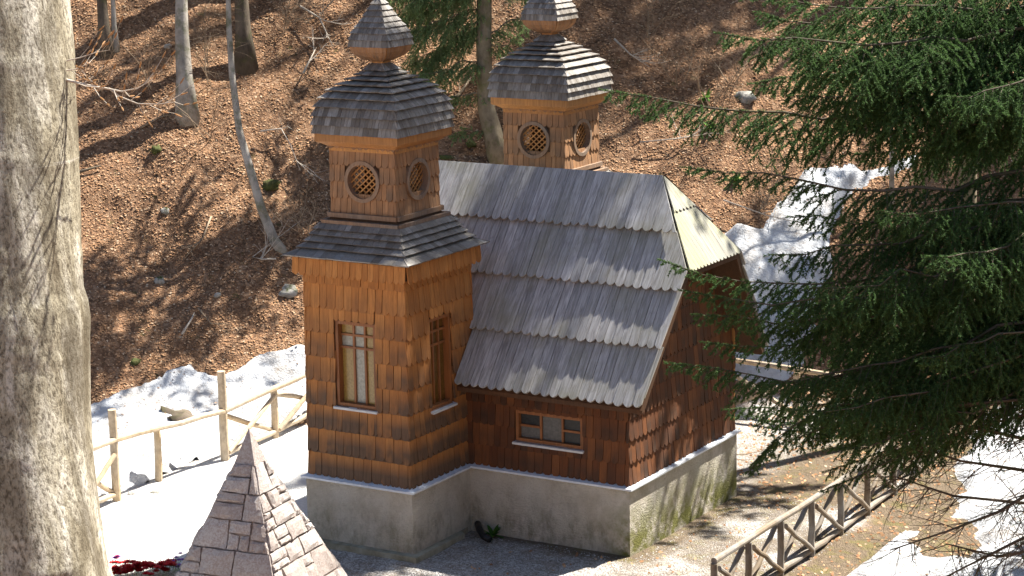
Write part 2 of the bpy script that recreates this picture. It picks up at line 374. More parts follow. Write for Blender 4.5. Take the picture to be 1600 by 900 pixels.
ca.data.foreach_set('color', np.stack([zr_, zg_, zb_, np.ones_like(zr_)], -1).astype(np.float32).ravel())
tag(link('ground', me), 'leaf covered hillside and gravel terrace', None, None, 'structure')

# snow lying on the ground: patches with real thickness
def inside(poly, x, y):
    """signed distance, positive inside"""
    d = np.full(x.shape, 1e9); c = np.zeros(x.shape, bool); n = len(poly)
    for i in range(n):
        (ax, ay), (bx, by) = poly[i], poly[(i + 1) % n]
        t = np.clip(((x - ax) * (bx - ax) + (y - ay) * (by - ay)) / ((bx - ax) ** 2 + (by - ay) ** 2 + 1e-12), 0, 1)
        d = np.minimum(d, np.hypot(x - ax - t * (bx - ax), y - ay - t * (by - ay)))
        c ^= ((ay > y) != (by > y)) & (x < (bx - ax) * (y - ay) / (by - ay + 1e-12) + ax)
    return np.where(c, d, -d)
def snow(poly, thick, label, holes=(), step=.07, namp=.35, edge=.35):
    P = np.array(poly); lo = P.min(0) - .4; hi = P.max(0) + .4
    x, y = np.meshgrid(np.arange(lo[0], hi[0], step), np.arange(lo[1], hi[1], step), indexing='ij')
    n = fbm(x * 1.1, y * 1.1, 0, 31, 5)
    m = inside(poly, x, y) + n * namp
    for hp in holes: m = np.minimum(m, -inside(hp, x, y) + n * namp)
    z = terrain(x, y) - .03 + thick * sstep(0, edge, m) * (1 + .45 * fbm(x * .8, y * .8, 0, 41)) + .05 * fbm(x * 3, y * 3, 0, 43) * sstep(0, edge, m)
    ok = m > -.03; q = ok[:-1, :-1] & ok[1:, :-1] & ok[1:, 1:] & ok[:-1, 1:]
    id_ = np.arange(x.size).reshape(x.shape)
    Fq = np.stack([id_[:-1, :-1], id_[1:, :-1], id_[1:, 1:], id_[:-1, 1:]], -1)[q]
    used = np.unique(Fq); rm = np.full(x.size, -1); rm[used] = np.arange(len(used))
    V = np.stack([x, y, z], -1).reshape(-1, 3)[used]
    so_ = tag(link('snow', np_mesh('snow', V, rm[Fq], M['snow'], True)), label, None, None, 'structure')
    nd = int(len(V) * .10); c_ = V[RNG.integers(0, len(V), nd)] + RNG.normal(0, .02, (nd, 3)) * np.array((1, 1, 0)) + np.array((0, 0, .012))
    a_ = RNG.uniform(0, 6.28, nd); u_ = np.stack([np.cos(a_), np.sin(a_), np.zeros(nd)], -1) * RNG.uniform(.008, .035, nd)[:, None]; v_ = np.stack([-u_[:, 1], u_[:, 0], np.full(nd, .004)], -1) * .5
    tag(link('debris', np_mesh('debris', np.stack([c_ - u_, c_ - v_, c_ + u_, c_ + v_], 1).reshape(-1, 3), np.arange(4 * nd).reshape(nd, 4), M['leaf']), so_), kind='stuff')
def gp(*pts): return [tuple(hit(*q)[0][:2]) for q in pts]
lowb = [(-9.45, -5.0), (-9.45, 0.0), (-9.5, 2.2), (-9.4, 5.0)]
snow(lowb + gp((560, 560), (480, 540), (410, 552), (335, 590), (300, 572), (215, 612), (140, 640)) + [(-13.5, -1.0), (-14.5, -5.0)], .27,
     'long bank of melting snow behind the left fence', edge=.16, namp=.25)
snow(gp((1120, 600), (1135, 360), (1190, 345), (1255, 270), (1330, 250), (1430, 248), (1440, 262), (1330, 320), (1300, 390), (1290, 470), (1270, 560), (1230, 610)), .25,
     'tongue of snow in the gully behind the chapel gable')
snow(gp((1288, 915), (1335, 875), (1395, 833), (1455, 826), (1500, 770), (1490, 730), (1540, 650), (1640, 570), (1700, 640), (1700, 930)), .2,
     'snow patch beyond the right fence', holes=(gp((1430, 850), (1450, 822), (1500, 815), (1525, 845), (1500, 880), (1450, 878)),))

snow([(-13, -5.6), (-8, -6.0), (-3.6, -6.8), (-3.2, -11), (-5, -19), (-14, -15)], .22, 'unseen snow field added on the near bank to bounce light onto the tower front', step=.12)  # added out of view as a reflector of sunlight onto the tower front

# fallen leaves: nobody could count them
def leaf_cloud(name, x, y, size, label, mat, lift=.012):
    n = len(x); z = terrain(x, y) + lift
    a = RNG.uniform(0, 2 * math.pi, n); s = size * RNG.uniform(.6, 1.3, n)
    nrm = np.stack([RNG.normal(0, .22, n) + .35, RNG.normal(0, .22, n) - .42, np.ones(n)], -1); nrm /= np.linalg.norm(nrm, axis=1)[:, None]
    u = np.stack([np.cos(a), np.sin(a), np.zeros(n)], -1); u -= nrm * (u * nrm).sum(1)[:, None]; u /= np.linalg.norm(u, axis=1)[:, None]
    v = np.cross(nrm, u); c = np.stack([x, y, z], -1)
    q = np.stack([c - u * s[:, None] * .5, c - v * s[:, None] * .32 + nrm * s[:, None] * .05, c + u * s[:, None] * .5, c + v * s[:, None] * .32 + nrm * s[:, None] * .05], 1)
    tag(link(name, np_mesh(name, q.reshape(-1, 3), np.arange(4 * n).reshape(n, 4), mat)), label, None, None, 'stuff')
lx, ly = RNG.uniform(-25, 8, 420000), RNG.uniform(-2, 29, 420000)
hp = -.5 * (lx + 11.6) + .62 * (ly - 3.0) + fbm(lx * .9, ly * .9, 0, 21) * .6
k = (hp > -.5) & (hp < 10.5)
leaf_cloud('fallen_leaves', lx[k], ly[k], .056, 'carpet of brown fallen beech leaves on the slope', M['leaf'])
lx, ly = RNG.uniform(-2, 7, 9000), RNG.uniform(-3, 12, 9000)
k = (RNG.random(9000) < np.where(lx > 2.3, .5, np.where(ly > 4, .6, .12))) & ~((lx < .1) & (ly < 4.1) & (ly > -.1))
leaf_cloud('fallen_leaves', lx[k], ly[k], .07, 'scattered dead leaves beside the right fence', M['leaf'])
# gravel stones on the terrace
n = 26000
px_, py_ = RNG.uniform(-6, 2.4, n), RNG.uniform(-4.5, 4.2, n)
k = ~((px_ > -2.95) & (px_ < .05) & (py_ > -.05)) & ~((px_ < -2.7) & (py_ > -1.85)); px_, py_ = px_[k], py_[k]; n = len(px_)
c = np.stack([px_, py_, terrain(px_, py_) + .004], -1); s = np.where(px_ > -.2, RNG.uniform(.004, .011, n), RNG.uniform(.006, .016, n))[:, None]
o6 = np.array([(1, 0, 0), (0, 1, 0), (-1, 0, 0), (0, -1, 0), (0, 0, .8)])
V = (c[:, None] + o6[None] * s[:, :, None] * RNG.uniform(.6, 1.3, (n, 5, 1)))
Fb = np.array([(0, 1, 4), (1, 2, 4), (2, 3, 4), (3, 0, 4)]); Fp = (np.arange(n)[:, None, None] * 5 + Fb[None]).reshape(-1, 3)
tag(link('gravel', np_mesh('gravel', V.reshape(-1, 3), Fp, M['pebble'])), 'loose pale gravel round the chapel plinth', None, None, 'stuff')

# ------------------------------------------------------------------ chapel
W_ = 3.92
XT, YT = -3.924, -.614            # axis of the front tower; the rear tower mirrors it about y = W_/2
TOW = [(XT, YT, -1), (XT, W_ - YT, 1)]
chapel = empty('chapel', (0, 0, 0), 'small wooden chapel with two shingled onion towers on a plastered plinth', 'chapel')
LZ = 1.08
HB = 1.057                        # half size of the ledge round a tower
def rects_outline(i):             # plan of plinth: nave and two towers, inset by i
    return [(-4.75, 0.0 - i, W_ + i, 0 + i)]
def plan(i):
    xl, xr = XT - HB - i, XT + HB + i; yf = YT - HB - i; yb = W_ - YT + HB + i
    nf, nb, nr = -i, W_ + i, i
    return [(xl, yf), (xr, yf), (xr, nf), (nr, nf), (nr, nb), (xr, nb), (xr, yb), (xl, yb)]
def flatfn(a, b, d): return (a, b, d)
m = MB(); m.prism(plan(-.062), flatfn, -.5, LZ - .035); plinth = m.build('plinth', M['plaster'], chapel)
m = MB(); po, pi_ = plan(0), plan(-.15)
vs = [(x, y, LZ - .035) for x, y in po] + [(x, y, LZ - .005) for x, y in po] + [(x, y, LZ + .035) for x, y in pi_]
fs = [tuple(range(7, -1, -1))] + [(i, (i + 1) % 8, 8 + (i + 1) % 8, 8 + i) for i in range(8)] + [(8 + i, 8 + (i + 1) % 8, 16 + (i + 1) % 8, 16 + i) for i in range(8)] + [tuple(range(16, 24))]
m.add(vs, fs); ledge = m.build('plinth_ledge', M['flashing'], chapel)
# raised seams of the sheet metal on the tower front
for kx in range(14):
    x = XT - HB + .08 + kx * .15; m = MB(); m.beam((x, YT - HB - .004, LZ - .002), (x, YT - HB + .14, LZ + .037), .012, .010); m.build('ledge_seam', M['flashing'], ledge)
for kx in range(10):
    y = YT - HB + .1 + kx * .15; m = MB(); m.beam((XT + HB + .004, y, LZ - .002), (XT + HB - .14, y, LZ + .037), .012, .010); m.build('ledge_seam', M['flashing'], ledge)
m = MB(); m.prism([(XT - HB - .05, YT - HB - .07), (XT + HB + .07, YT - HB - .07), (XT + HB + .07, -.35), (XT + HB - .02, -.3), (XT + HB - .1, .2), (XT - HB - .05, .2)], flatfn, -.3, .075)
m.build('base_slab', M['slab'], chapel)

# --- shingles
def shingle_poly(wd, ht, n=5, sq=False):
    if sq: return [(-wd / 2, 0), (wd / 2, 0), (wd / 2, ht), (-wd / 2, ht)]
    b = min(wd * .42, ht * .4)
    pts = [(-wd / 2 + wd * (i / n), b * (1 - math.sin(math.pi * (i / n)) ** .75)) for i in range(n + 1)]
    return pts + [(wd / 2, ht), (-wd / 2, ht)]
SH_VARIANTS = {}
def shingle_mesh(mat, v):
    key = (mat.name, v)
    if key not in SH_VARIANTS:
        m = MB(); rr = random.Random(v)
        poly = [(a + rr.uniform(-.02, .02), b + rr.uniform(-.012, .012)) for a, b in shingle_poly(1, 1, 5)]
        b = .105
        poly = [(-.5 + i / 5, b * (1 - math.sin(math.pi * i / 5) ** .7) + rr.uniform(-.006, .006)) for i in range(6)] + [(.5, 1), (-.5, 1)]
        m.prism(poly, lambda a, b, d: (a, b, d), 0, 1); SH_VARIANTS[key] = m.mesh('shingle', mat)
    return SH_VARIANTS[key]
class Face:
    """a wall plane: O origin (s=0,t=0), S along, T up, N out"""
    def __init__(s, O, Sx, T): s.O = np.array(O, float); s.S = np.array(Sx, float) / np.linalg.norm(Sx); s.T = np.array(T, float) / np.linalg.norm(T); s.N = np.cross(s.S, s.T)
    def p(s, a, b, d=0.0): return s.O + s.S * a + s.T * b + s.N * d
    def fn(s, d0=0.0): return lambda a, b, d: s.p(a, b, d + d0)
def clad(face, s0, s1, t0, t1, expo, wd, mat, parent, single, holes=(), rounds=(), left=None, right=None, top=None, name='shingle'):
    """rows of round-ended shingles; single -> objects, else one joined mesh. left/right(t) limit s."""
    m = MB(); rows = int(math.ceil((t1 - t0) / expo)); cnt = 0
    for r in range(rows):
        tb = t0 + r * expo; tt = min(tb + expo * 1.32, t1)
        a0 = left(tb) if left else s0; a1 = right(tb) if right else s1
        s = a0 - random.uniform(0, wd * .6) * (0 if r % 2 == 0 else 1)
        while s < a1 - .02:
            wv = wd * random.choice((.8, .9, 1.0, 1.0, 1.06, 1.14)); e = min(s + wv, a1)
            if a1 - e < .045: e = a1
            b = max(s, a0); spans = [(b, e, tb + random.uniform(-.005, .005), tt)]
            for (h0, h1, g0, g1) in holes:
                nsp = []
                for (u0, u1, v0, v1) in spans:
                    if u1 <= h0 or u0 >= h1 or v1 <= g0 or v0 >= g1: nsp.append((u0, u1, v0, v1)); continue
                    if u0 < h0 - .025: nsp.append((u0, h0, v0, v1))
                    if u1 > h1 + .025: nsp.append((h1, u1, v0, v1))
                    um0, um1 = max(u0, h0), min(u1, h1)
                    if um1 - um0 > .02:
                        if v0 < g0 - .03: nsp.append((um0, um1, v0, g0))
                        if v1 > g1 + .08 and v0 > g1 - expo * 1.2: nsp.append((um0, um1, max(v0, g1), v1))
                spans = nsp
            for (u0, u1, v0, v1) in spans:
                c = (u0 + u1) / 2
                if any((c - rx) ** 2 + ((v0 + min(v1, v0 + expo)) / 2 - rt) ** 2 < (rr * 1.04) ** 2 for rx, rt, rr in rounds): continue
                w2 = u1 - u0 - .007; hh = v1 - v0
                if w2 < .015 or hh < .03: continue
                lo = .036 + random.uniform(-.004, .008); hi = lo - (lo - .003) * hh / (expo * 1.32); th = .017
                yaw = random.uniform(-.008, .008)
                Tv = (face.T * hh + face.N * (hi - lo) + face.S * yaw * hh); O = face.p(c, v0, lo)
                if single:
                    o = link(name, shingle_mesh(mat, random.randrange(7)), parent)
                    n_ = np.cross(face.S, Tv); n_ /= np.linalg.norm(n_); n_ = n_ * th
                    Sv = face.S * w2 + face.N * random.uniform(-.004, .004)
                    o.matrix_basis = Matrix(((Sv[0], Tv[0], n_[0], O[0]), (Sv[1], Tv[1], n_[1], O[1]), (Sv[2], Tv[2], n_[2], O[2]), (0, 0, 0, 1)))
                    cnt += 1
                else:
                    poly = shingle_poly(w2, hh, 4)
                    m.prism(poly, lambda a, b, d: O + face.S * a + Tv * (b / hh) + face.N * d, 0, th)
            s = e
    if not single and m.v: tag(m.build(name + '_cladding', mat, parent), kind='stuff')
    return cnt

def window(face, a0, a1, b0, b1, depth, vbars, hbars, panes, name, label=None, bar=.035, open_mid=False):
    """frame set back in the wall; panes = {(col,row): material}"""
    m = MB(); fw = .05
    for (u0, u1, v0, v1) in ((a0, a0 + fw, b0, b1), (a1 - fw, a1, b0, b1), (a0 + fw, a1 - fw, b1 - fw, b1), (a0 + fw, a1 - fw, b0, b0 + fw)):
        m.prism([(u0, v0), (u1, v0), (u1, v1), (u0, v1)], face.fn(), -depth - .03, .012)
    w_ = m.build(name, M['frame_wood'], chapel); tag(w_, label)
    iw0, iw1, ih0, ih1 = a0 + fw, a1 - fw, b0 + fw, b1 - fw
    xs = [iw0] + [iw0 + (iw1 - iw0) * f for f in vbars] + [iw1]; ys = [ih0] + [ih0 + (ih1 - ih0) * f for f in hbars] + [ih1]
    for x in xs[1:-1]:
        m = MB(); m.prism([(x - bar / 2, ih0), (x + bar / 2, ih0), (x + bar / 2, ih1), (x - bar / 2, ih1)], face.fn(), -depth, -depth + .035); m.build('glazing_bar', M['frame_wood'], w_)
    for y in ys[1:-1]:
        for q0, q1 in (((xs[0], xs[1]), (xs[2], xs[3])) if open_mid else ((iw0, iw1),)):
            m = MB(); m.prism([(q0, y - bar / 2), (q1, y - bar / 2), (q1, y + bar / 2), (q0, y + bar / 2)], face.fn(), -depth, -depth + .038); m.build('glazing_bar', M['frame_wood'], w_)
    for i in range(len(xs) - 1):
        for j in range(len(ys) - 1):
            if open_mid and i == 1:
                if j: continue
                y0, y1 = ys[0], ys[-1]
            else: y0, y1 = ys[j], ys[j + 1]
            m = MB(); m.prism([(xs[i] + .004, y0 + .004), (xs[i + 1] - .004, y0 + .004), (xs[i + 1] - .004, y1 - .004), (xs[i] + .004, y1 - .004)], face.fn(), -depth - .012, -depth + .006)
            m.build('pane', M[panes(i, j)], w_)
    m = MB(); vs = [face.p(a, b, d) for a in (a0 - .03, a1 + .03) for b, d in ((b0 - .03, -.02), (b0 + .012, -.06), (b0 - .012, .085), (b0 - .045, .085))]
    m.add(vs, [(0, 1, 2, 3), (7, 6, 5, 4), (0, 4, 5, 1), (1, 5, 6, 2), (2, 6, 7, 3), (3, 7, 4, 0)]); m.build('window_sill', M['sill'], w_)
    return w_
def hollow_wall(corners_b, corners_t, zb, zt, name, mat):
    m = MB(); n = len(corners_b)
    m.add([(x, y, zb) for x, y in corners_b] + [(x, y, zt) for x, y in corners_t], [tuple(range(n - 1, -1, -1)), tuple(range(n, 2 * n))] + [(i, (i + 1) % n, n + (i + 1) % n, n + i) for i in range(n)])
    return m.build(name, mat, chapel)
def sq(x, y, r): return [(x - r, y - r), (x + r, y - r), (x + r, y + r), (x - r, y + r)]
WB, WT, ZW = .925, .900, 4.42     # tower wall half widths at foot and head
singles = 0
win_depth = .10
for ti, (tx, ty, sgn) in enumerate(TOW):
    fr = ti == 0
    core = hollow_wall(sq(tx, ty, WB - (.125 if fr else .01)), sq(tx, ty, WT - (.125 if fr else .01)), LZ - .03, ZW, 'tower_wall', M['core_wood'])
    lean = (WB - WT) / (ZW - LZ)
    # -y face, +x face, (+y, -x faces)
    faces = [Face((tx - WB, ty - WB, LZ), (1, 0, 0), (0, lean, 1)), Face((tx + WB, ty - WB, LZ), (0, 1, 0), (-lean, 0, 1)),
             Face((tx + WB, ty + WB, LZ), (-1, 0, 0), (0, -lean, 1)), Face((tx - WB, ty + WB, LZ), (0, -1, 0), (lean, 0, 1))]
    for fi, fc in enumerate(faces):
        holes = []
        if fr and fi == 0:
            A = at_y(524, 500, ty - WB + .02); B = at_y(591, 641, ty - WB + .01)
            holes = [(A[0] - (tx - WB), B[0] - (tx - WB), B[2] - LZ, A[2] - LZ)]
        if fr and fi == 1:
            A = at_x(667, 497, tx + WB - .02); B = at_x(706, 628, tx + WB - .01)
            holes = [(A[1] - (ty - WB), B[1] - (ty - WB), B[2] - LZ, A[2] - LZ - .03)]
        # board backing with the window opening left open
        m = MB(); Ht = ZW - LZ; th = .12 if fr else .02
        if fr:
            if holes:
                h = holes[0]
                prt = ((0, 2 * WB, 0, h[2]), (0, 2 * WB, h[3], Ht), (0, h[0], h[2], h[3]), (h[1], 2 * WB, h[2], h[3]))
            else: prt = ((0, 2 * WB, 0, Ht),)
            for (u0, u1, v0, v1) in prt:
                def sh(u, v): return min(max(u, v * lean + .13 * (fi % 2)), 2 * WB - v * lean - .13 * (fi % 2))
                m.prism([(sh(u0, v0), v0), (sh(u1, v0), v0), (sh(u1, v1), v1), (sh(u0, v1), v1)], fc.fn(), -th, 0)
            m.build('wall_boarding', M['core_wood'], core)
        single = fr and fi == 0
        singles += clad(fc, 0, 2 * WB, .0, ZW - LZ, .385, .156, M['tower_shingle'] , core, single, holes,
                        left=lambda t: t * lean - .045, right=lambda t: 2 * WB - t * lean + .045)
        if holes:
            h = holes[0]
            if fi == 0:
                window(fc, h[0], h[1], h[2], h[3], win_depth, (.36, .68), (.70, .86), lambda i, j: 'pale_glass' if (i == 1 or (i == 0 and j == 1)) else 'amber_glass', 'tower_window', 'tall amber glazed window with a cross of glazing bars')
            else:
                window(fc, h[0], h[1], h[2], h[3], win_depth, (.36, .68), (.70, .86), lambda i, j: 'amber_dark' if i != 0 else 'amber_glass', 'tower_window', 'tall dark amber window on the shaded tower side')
    # frieze of short shingles under the skirt eave
    fz0, fz1, fr_ = 4.30, 4.56, 1.03
    m = MB(); m.prism(sq(tx, ty, fr_), flatfn, fz0 + .05, fz1 + .06); fo = m.build('eave_frieze', M['core_wood'], chapel)
    for (O, Sx) in (((tx - fr_, ty - fr_, fz0), (1, 0, 0)), ((tx + fr_, ty - fr_, fz0), (0, 1, 0)), ((tx + fr_, ty + fr_, fz0), (-1, 0, 0)), ((tx - fr_, ty + fr_, fz0), (0, -1, 0))):
        clad(Face(O, Sx, (0, 0, 1)), -.01, 2 * fr_ + .01, 0, .27, .27, .125, M['tower_shingle'], fo, False)
    # shingled roofs: skirt, cupola, knob
    def courses(prof, wd, parent, mat, thick=.030, name='roof_shingle', over=.036):
        m = MB()
        for i in range(len(prof) - 1):
            (r0, z0), (r1, z1) = prof[i], prof[i + 1]
            sl_ = math.hypot(r1 - r0, z1 - z0); nn = np.array((z1 - z0, r0 - r1)) / sl_      # outward normal in (r, z)
            for side in range(4):
                ca, sa = ((1, 0), (0, 1), (-1, 0), (0, -1))[side]
                def P(s, r, z, d):
                    rr, zz = r + nn[0] * d, z + nn[1] * d
                    # side 0 faces -y ; s runs along +x
                    lx_, ly_ = s, -rr
                    return (tx + lx_ * ca - ly_ * sa, ty + lx_ * sa + ly_ * ca, zz)
                s = -r0 - over; lim = r0 + over * .9; first = True
                while s < lim - .004:
                    e = s + wd * random.uniform(.65, 1.35)
                    if lim - e < wd * .4: e = lim
                    jit = random.uniform(-.003, .003); dr = over + random.uniform(-.003, .003)
                    ext = .3
                    rt, zt = r1 + (r1 - r0) * ext * .0, z1
                    def cl(v, r): return max(-r - over * .5, min(r + over * .5, v))
                    k = 1.0
                    g0, g1 = s + .002, e - .002
                    bz = z0 + (z0 - z1) / sl_ * (.018 + jit); br = r0 + (r0 - r1) / sl_ * (.018 + jit)
                    vs = []
                    for d0, d1 in ((dr - thick, .0 - .004), (dr, .004)):
                        vs += [P(g0, br, bz, d0), P(g1, br, bz, d0), P(cl(g1, r1), rt, zt, d1), P(cl(g0, r1), rt, zt, d1)]
                    m.add(vs, [(3, 2, 1, 0), (4, 5, 6, 7), (0, 1, 5, 4), (1, 2, 6, 5), (2, 3, 7, 6), (3, 0, 4, 7)])
                    s = e
        tag(m.build(name + '_courses', mat, parent), kind='stuff')
    def shell(prof, name, mat):
        m = MB(); n = len(prof)
        vs = [(x, y, z) for r, z in prof for x, y in sq(tx, ty, r)]
        fs = [(3, 2, 1, 0), tuple(4 * (n - 1) + i for i in range(4))] + [(4 * i + k, 4 * i + (k + 1) % 4, 4 * i + 4 + (k + 1) % 4, 4 * i + 4 + k) for i in range(n - 1) for k in range(4)]
        m.add(vs, fs); return m.build(name, mat, chapel)
    def resample(prof, n):
        p = np.array(prof); L = np.r_[0, np.cumsum(np.hypot(*np.diff(p, axis=0).T))]; t = np.linspace(0, L[-1], n + 1)
        return list(zip(np.interp(t, L, p[:, 0]), np.interp(t, L, p[:, 1])))
    def shrink(prof, d): return [(max(r - d, .01), z) for r, z in prof]
    skirt = [(1.105, 4.575), (.95, 4.70), (.86, 4.80), (.80, 4.90), (.755, 4.99), (.72, 5.08)]
    sk = shell(shrink([(1.09, 4.60)] + skirt[1:], .02), 'skirt_roof', M['core_wood'])
    courses(skirt, .135, sk, M['cupola_shingle'], .026, over=.065)
    for (r, z0, z1) in ((.705, 5.075, 5.125), (.63, 5.165, 5.235)):
        m = MB()
        for q in range(4):
            a = sq(tx, ty, r); p0, p1 = a[q], a[(q + 1) % 4]
            m.beam((*p0, (z0 + z1) / 2), (*p1, (z0 + z1) / 2), .07, z1 - z0)
        m.build('belfry_moulding', M['trim_wood'], chapel)
    shell([(.66, 5.06), (.60, 5.2)], 'belfry_base', M['core_wood'])
    # belfry with round latticed openings
    RB = .565; zb0, zb1 = 5.20, 6.30
    bel = MB(); orad, oz = .272, None
    cpx = at_y(568.5, 283.7, ty - RB) if fr else at_y(834, 215.5, ty - RB)
    oz = 5.70
    if fr: OZ = float(cpx[2]); 
    oz = OZ
    bell = None
    wallm = MB(); NSEG = 28
    bfaces = [Face((tx - RB, ty - RB, zb0), (1, 0, 0), (0, 0, 1)), Face((tx + RB, ty - RB, zb0), (0, 1, 0), (0, 0, 1)),
              Face((tx + RB, ty + RB, zb0), (-1, 0, 0), (0, 0, 1)), Face((tx - RB, ty + RB, zb0), (0, -1, 0), (0, 0, 1))]
    Hb = zb1 - zb0
    for fc in bfaces:            # wall panel with a round hole: fan of quads between circle and square
        cx_, ct = RB, oz - zb0
        for dpt, flip in ((0, False), (-.06, True)):
            vs, fs = [], []
            for i in range(NSEG):
                th = 2 * math.pi * (i + .5) / NSEG; c_, s_ = math.cos(th), math.sin(th)
                vs.append(fc.p(cx_ + c_ * orad, ct + s_ * orad, dpt))
                kx = (RB / abs(c_)) if abs(c_) > 1e-6 else 9; ky = ((Hb - ct if s_ > 0 else ct) / abs(s_)) if abs(s_) > 1e-6 else 9
                kk = min(kx, ky); vs.append(fc.p(cx_ + c_ * kk, ct + s_ * kk, dpt))
            fs = [(2 * i, 2 * i + 1, 2 * ((i + 1) % NSEG) + 1, 2 * ((i + 1) % NSEG)) for i in range(NSEG)]
            wallm.add(vs, [f[::-1] for f in fs] if flip else fs)
    belfry = wallm.build('belfry_wall', M['core_wood'], chapel)
    for fi, fc in enumerate(bfaces):
        clad(fc, -.045, 2 * RB + .045, 0.0, Hb, .255, .105, M['belfry_shingle'], belfry, False, rounds=((RB, oz - zb0, orad + .035),))
        if fi > 1 : continue
        m = MB()                 # ring trim
        for (ra, rb, d0, d1) in ((orad - .010, orad + .05, -.09, .066),):
            ps = []
            for i in range(32):
                th = 2 * math.pi * i / 32
                for r_q, d in ((ra, d0), (rb, d0), (rb, d1), (ra, d1)): ps.append(fc.p(RB + math.cos(th) * r_q, oz - zb0 + math.sin(th) * r_q, d))
            m.add(ps, [(4 * i + a, 4 * i + (a + 1) % 4, 4 * ((i + 1) % 32) + (a + 1) % 4, 4 * ((i + 1) % 32) + a) for i in range(32) for a in range(4)])
        rw = m.build('round_window', M['trim_wood'], chapel)
        for dirn in (1, -1):
            for q in range(-3, 4):
                off = q * .072; hl_ = math.sqrt(max(0, (orad) ** 2 - off ** 2))
                if hl_ < .05: continue
                ca, sa = math.cos(math.radians(40)), math.sin(math.radians(40)) * dirn
                nx_, nt_ = -sa, ca
                c0 = (RB + nx_ * off, oz - zb0 + nt_ * off); dd = -.05 + .012 * dirn
                m = MB(); m.beam(fc.p(c0[0] - ca * hl_, c0[1] - sa * hl_, dd), fc.p(c0[0] + ca * hl_, c0[1] + sa * hl_, dd), .022, .016, fc.N)
                m.build('lattice_slat', M['fresh_wood'], rw)
    # flared cornice under the cupola
    cor = shell([(.575, 6.20), (.60, 6.245), (.70, 6.31), (.745, 6.33), (.758, 6.345), (.758, 6.50)], 'cornice', M['fresh_wood'])
    m = MB()
    for q in range(4):
        a = sq(tx, ty, .59); m.beam((*a[q], 6.215), (*a[(q + 1) % 4], 6.215), .05, .055)
    m.build('cornice_moulding', M['fresh_wood'], chapel)
    cup = [(.735, 6.48), (.742, 6.60), (.738, 6.72), (.712, 6.86), (.655, 6.98), (.565, 7.09), (.435, 7.19), (.29, 7.275), (.18, 7.35), (.12, 7.42), (.095, 7.49)]
    cs = shell(shrink(cup, .018), 'cupola', M['core_wood']); courses(resample(cup, 10), .078, cs, M['cupola_shingle'], .024, over=.062)
    kb = [(.095, 7.42), (.10, 7.52), (.16, 7.545), (.26, 7.60), (.325, 7.68), (.345, 7.785)]
    knob = shell(kb, 'knob', M['fresh_wood'])
    m = MB()                     # staves under the knob
    for side in range(4):
        ca, sa = ((1, 0), (0, 1), (-1, 0), (0, -1))[side]
        for i in range(9):
            f0, f1 = -1 + 2 * i / 9, -1 + 2 * (i + 1) / 9
            pts = []
            for (r, z) in kb[1:]:
                for f in (f0 + .01, f1 - .01):
                    x_, y_ = f * r, -r - .008 - .004 * (i % 2); pts.append((tx + x_ * ca - y_ * sa, ty + x_ * sa + y_ * ca, z - .004))
            m.add(pts, [(2 * j, 2 * j + 1, 2 * j + 3, 2 * j + 2) for j in range(len(kb) - 2)])
    m.build('knob_staves', M['belfry_shingle'], knob)
    kt = [(.338, 7.77), (.336, 7.85), (.315, 7.94), (.265, 8.04), (.20, 8.14), (.145, 8.25), (.092, 8.36), (.022, 8.475)]
    ks = shell(shrink(kt, .015), 'knob_cap', M['core_wood']); courses(resample(kt, 8), .058, ks, M['cupola_shingle'], .018, over=.03)
    m = MB(); m.tube([(tx, ty, 8.40), (tx, ty, 8.52)], [.035, .02], 8); m.build('finial', M['flashing'], chapel)

# --- nave
YE, ZE, ZR, XR, XH, ZH = -.235, 2.44, 5.577, -.434, .45, 4.297
YR = W_ / 2; slope = (ZR - ZE) / (YR - YE); YH = YR - (ZR - ZH) / slope
NX1, NY0, NY1, NX0 = -.118, .118, W_ - .118, -4.55
def roofz(y): return ZE + (y - YE) * slope if y < YR else ZE + (W_ - y - YE) * slope
gz = roofz(NY0) - .10
zt_ = ZH + .10; yt_ = YR - (ZR - zt_) / slope + .05
prof = [(NY0, LZ - .02), (NY1, LZ - .02), (NY1, gz), (W_ - yt_, zt_), (yt_, zt_), (NY0, gz)]
# front wall is boarded round its window; the rest is one solid
m = MB(); m.prism([(a + (.14 if a < 1 and False else 0), b) for a, b in prof], lambda a, b, d: (d, a + (.13 if abs(a - NY0) < 1e-6 else 0), b), NX0, NX1)
nave = m.build('nave_wall', M['core_wood'], chapel)
nf = Face((-2.99, NY0, LZ), (1, 0, 0), (0, 0, 1))
A = at_y(806, 636, NY0); B = at_y(912, 697, NY0)
h = (A[0] + 2.99, B[0] + 2.99, at_y(808, 688, NY0)[2] - LZ, at_y(808, 640, NY0)[2] - LZ)
L_, Hn = NX1 + 2.99, gz - LZ + .05
m = MB()
for (u0, u1, v0, v1) in ((0, L_, 0, h[2]), (0, L_, h[3], Hn), (0, h[0], h[2], h[3]), (h[1], L_, h[2], h[3])):
    m.prism([(u0, v0), (u1, v0), (u1, v1), (u0, v1)], nf.fn(), -.128, 0)
m.build('wall_boarding', M['core_wood'], nave)
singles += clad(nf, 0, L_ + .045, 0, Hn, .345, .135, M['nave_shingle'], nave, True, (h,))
window(nf, *h, .07, (.34, .69), (.5,), lambda i, j: ('grey_glass' if j == 0 else 'dark_glass') if i == 0 else ('grey_glass' if i == 1 else 'dark_glass'), 'nave_window', 'low nave window with three lights', open_mid=True)
gf = Face((NX1, NY0, LZ), (0, 1, 0), (0, 0, 1))
def gl(t): z = LZ + t + .352 * 1.34; return 0 if z < gz - .05 else (YR - (ZR - .14 - z) / slope) - NY0
GW = NY1 - NY0
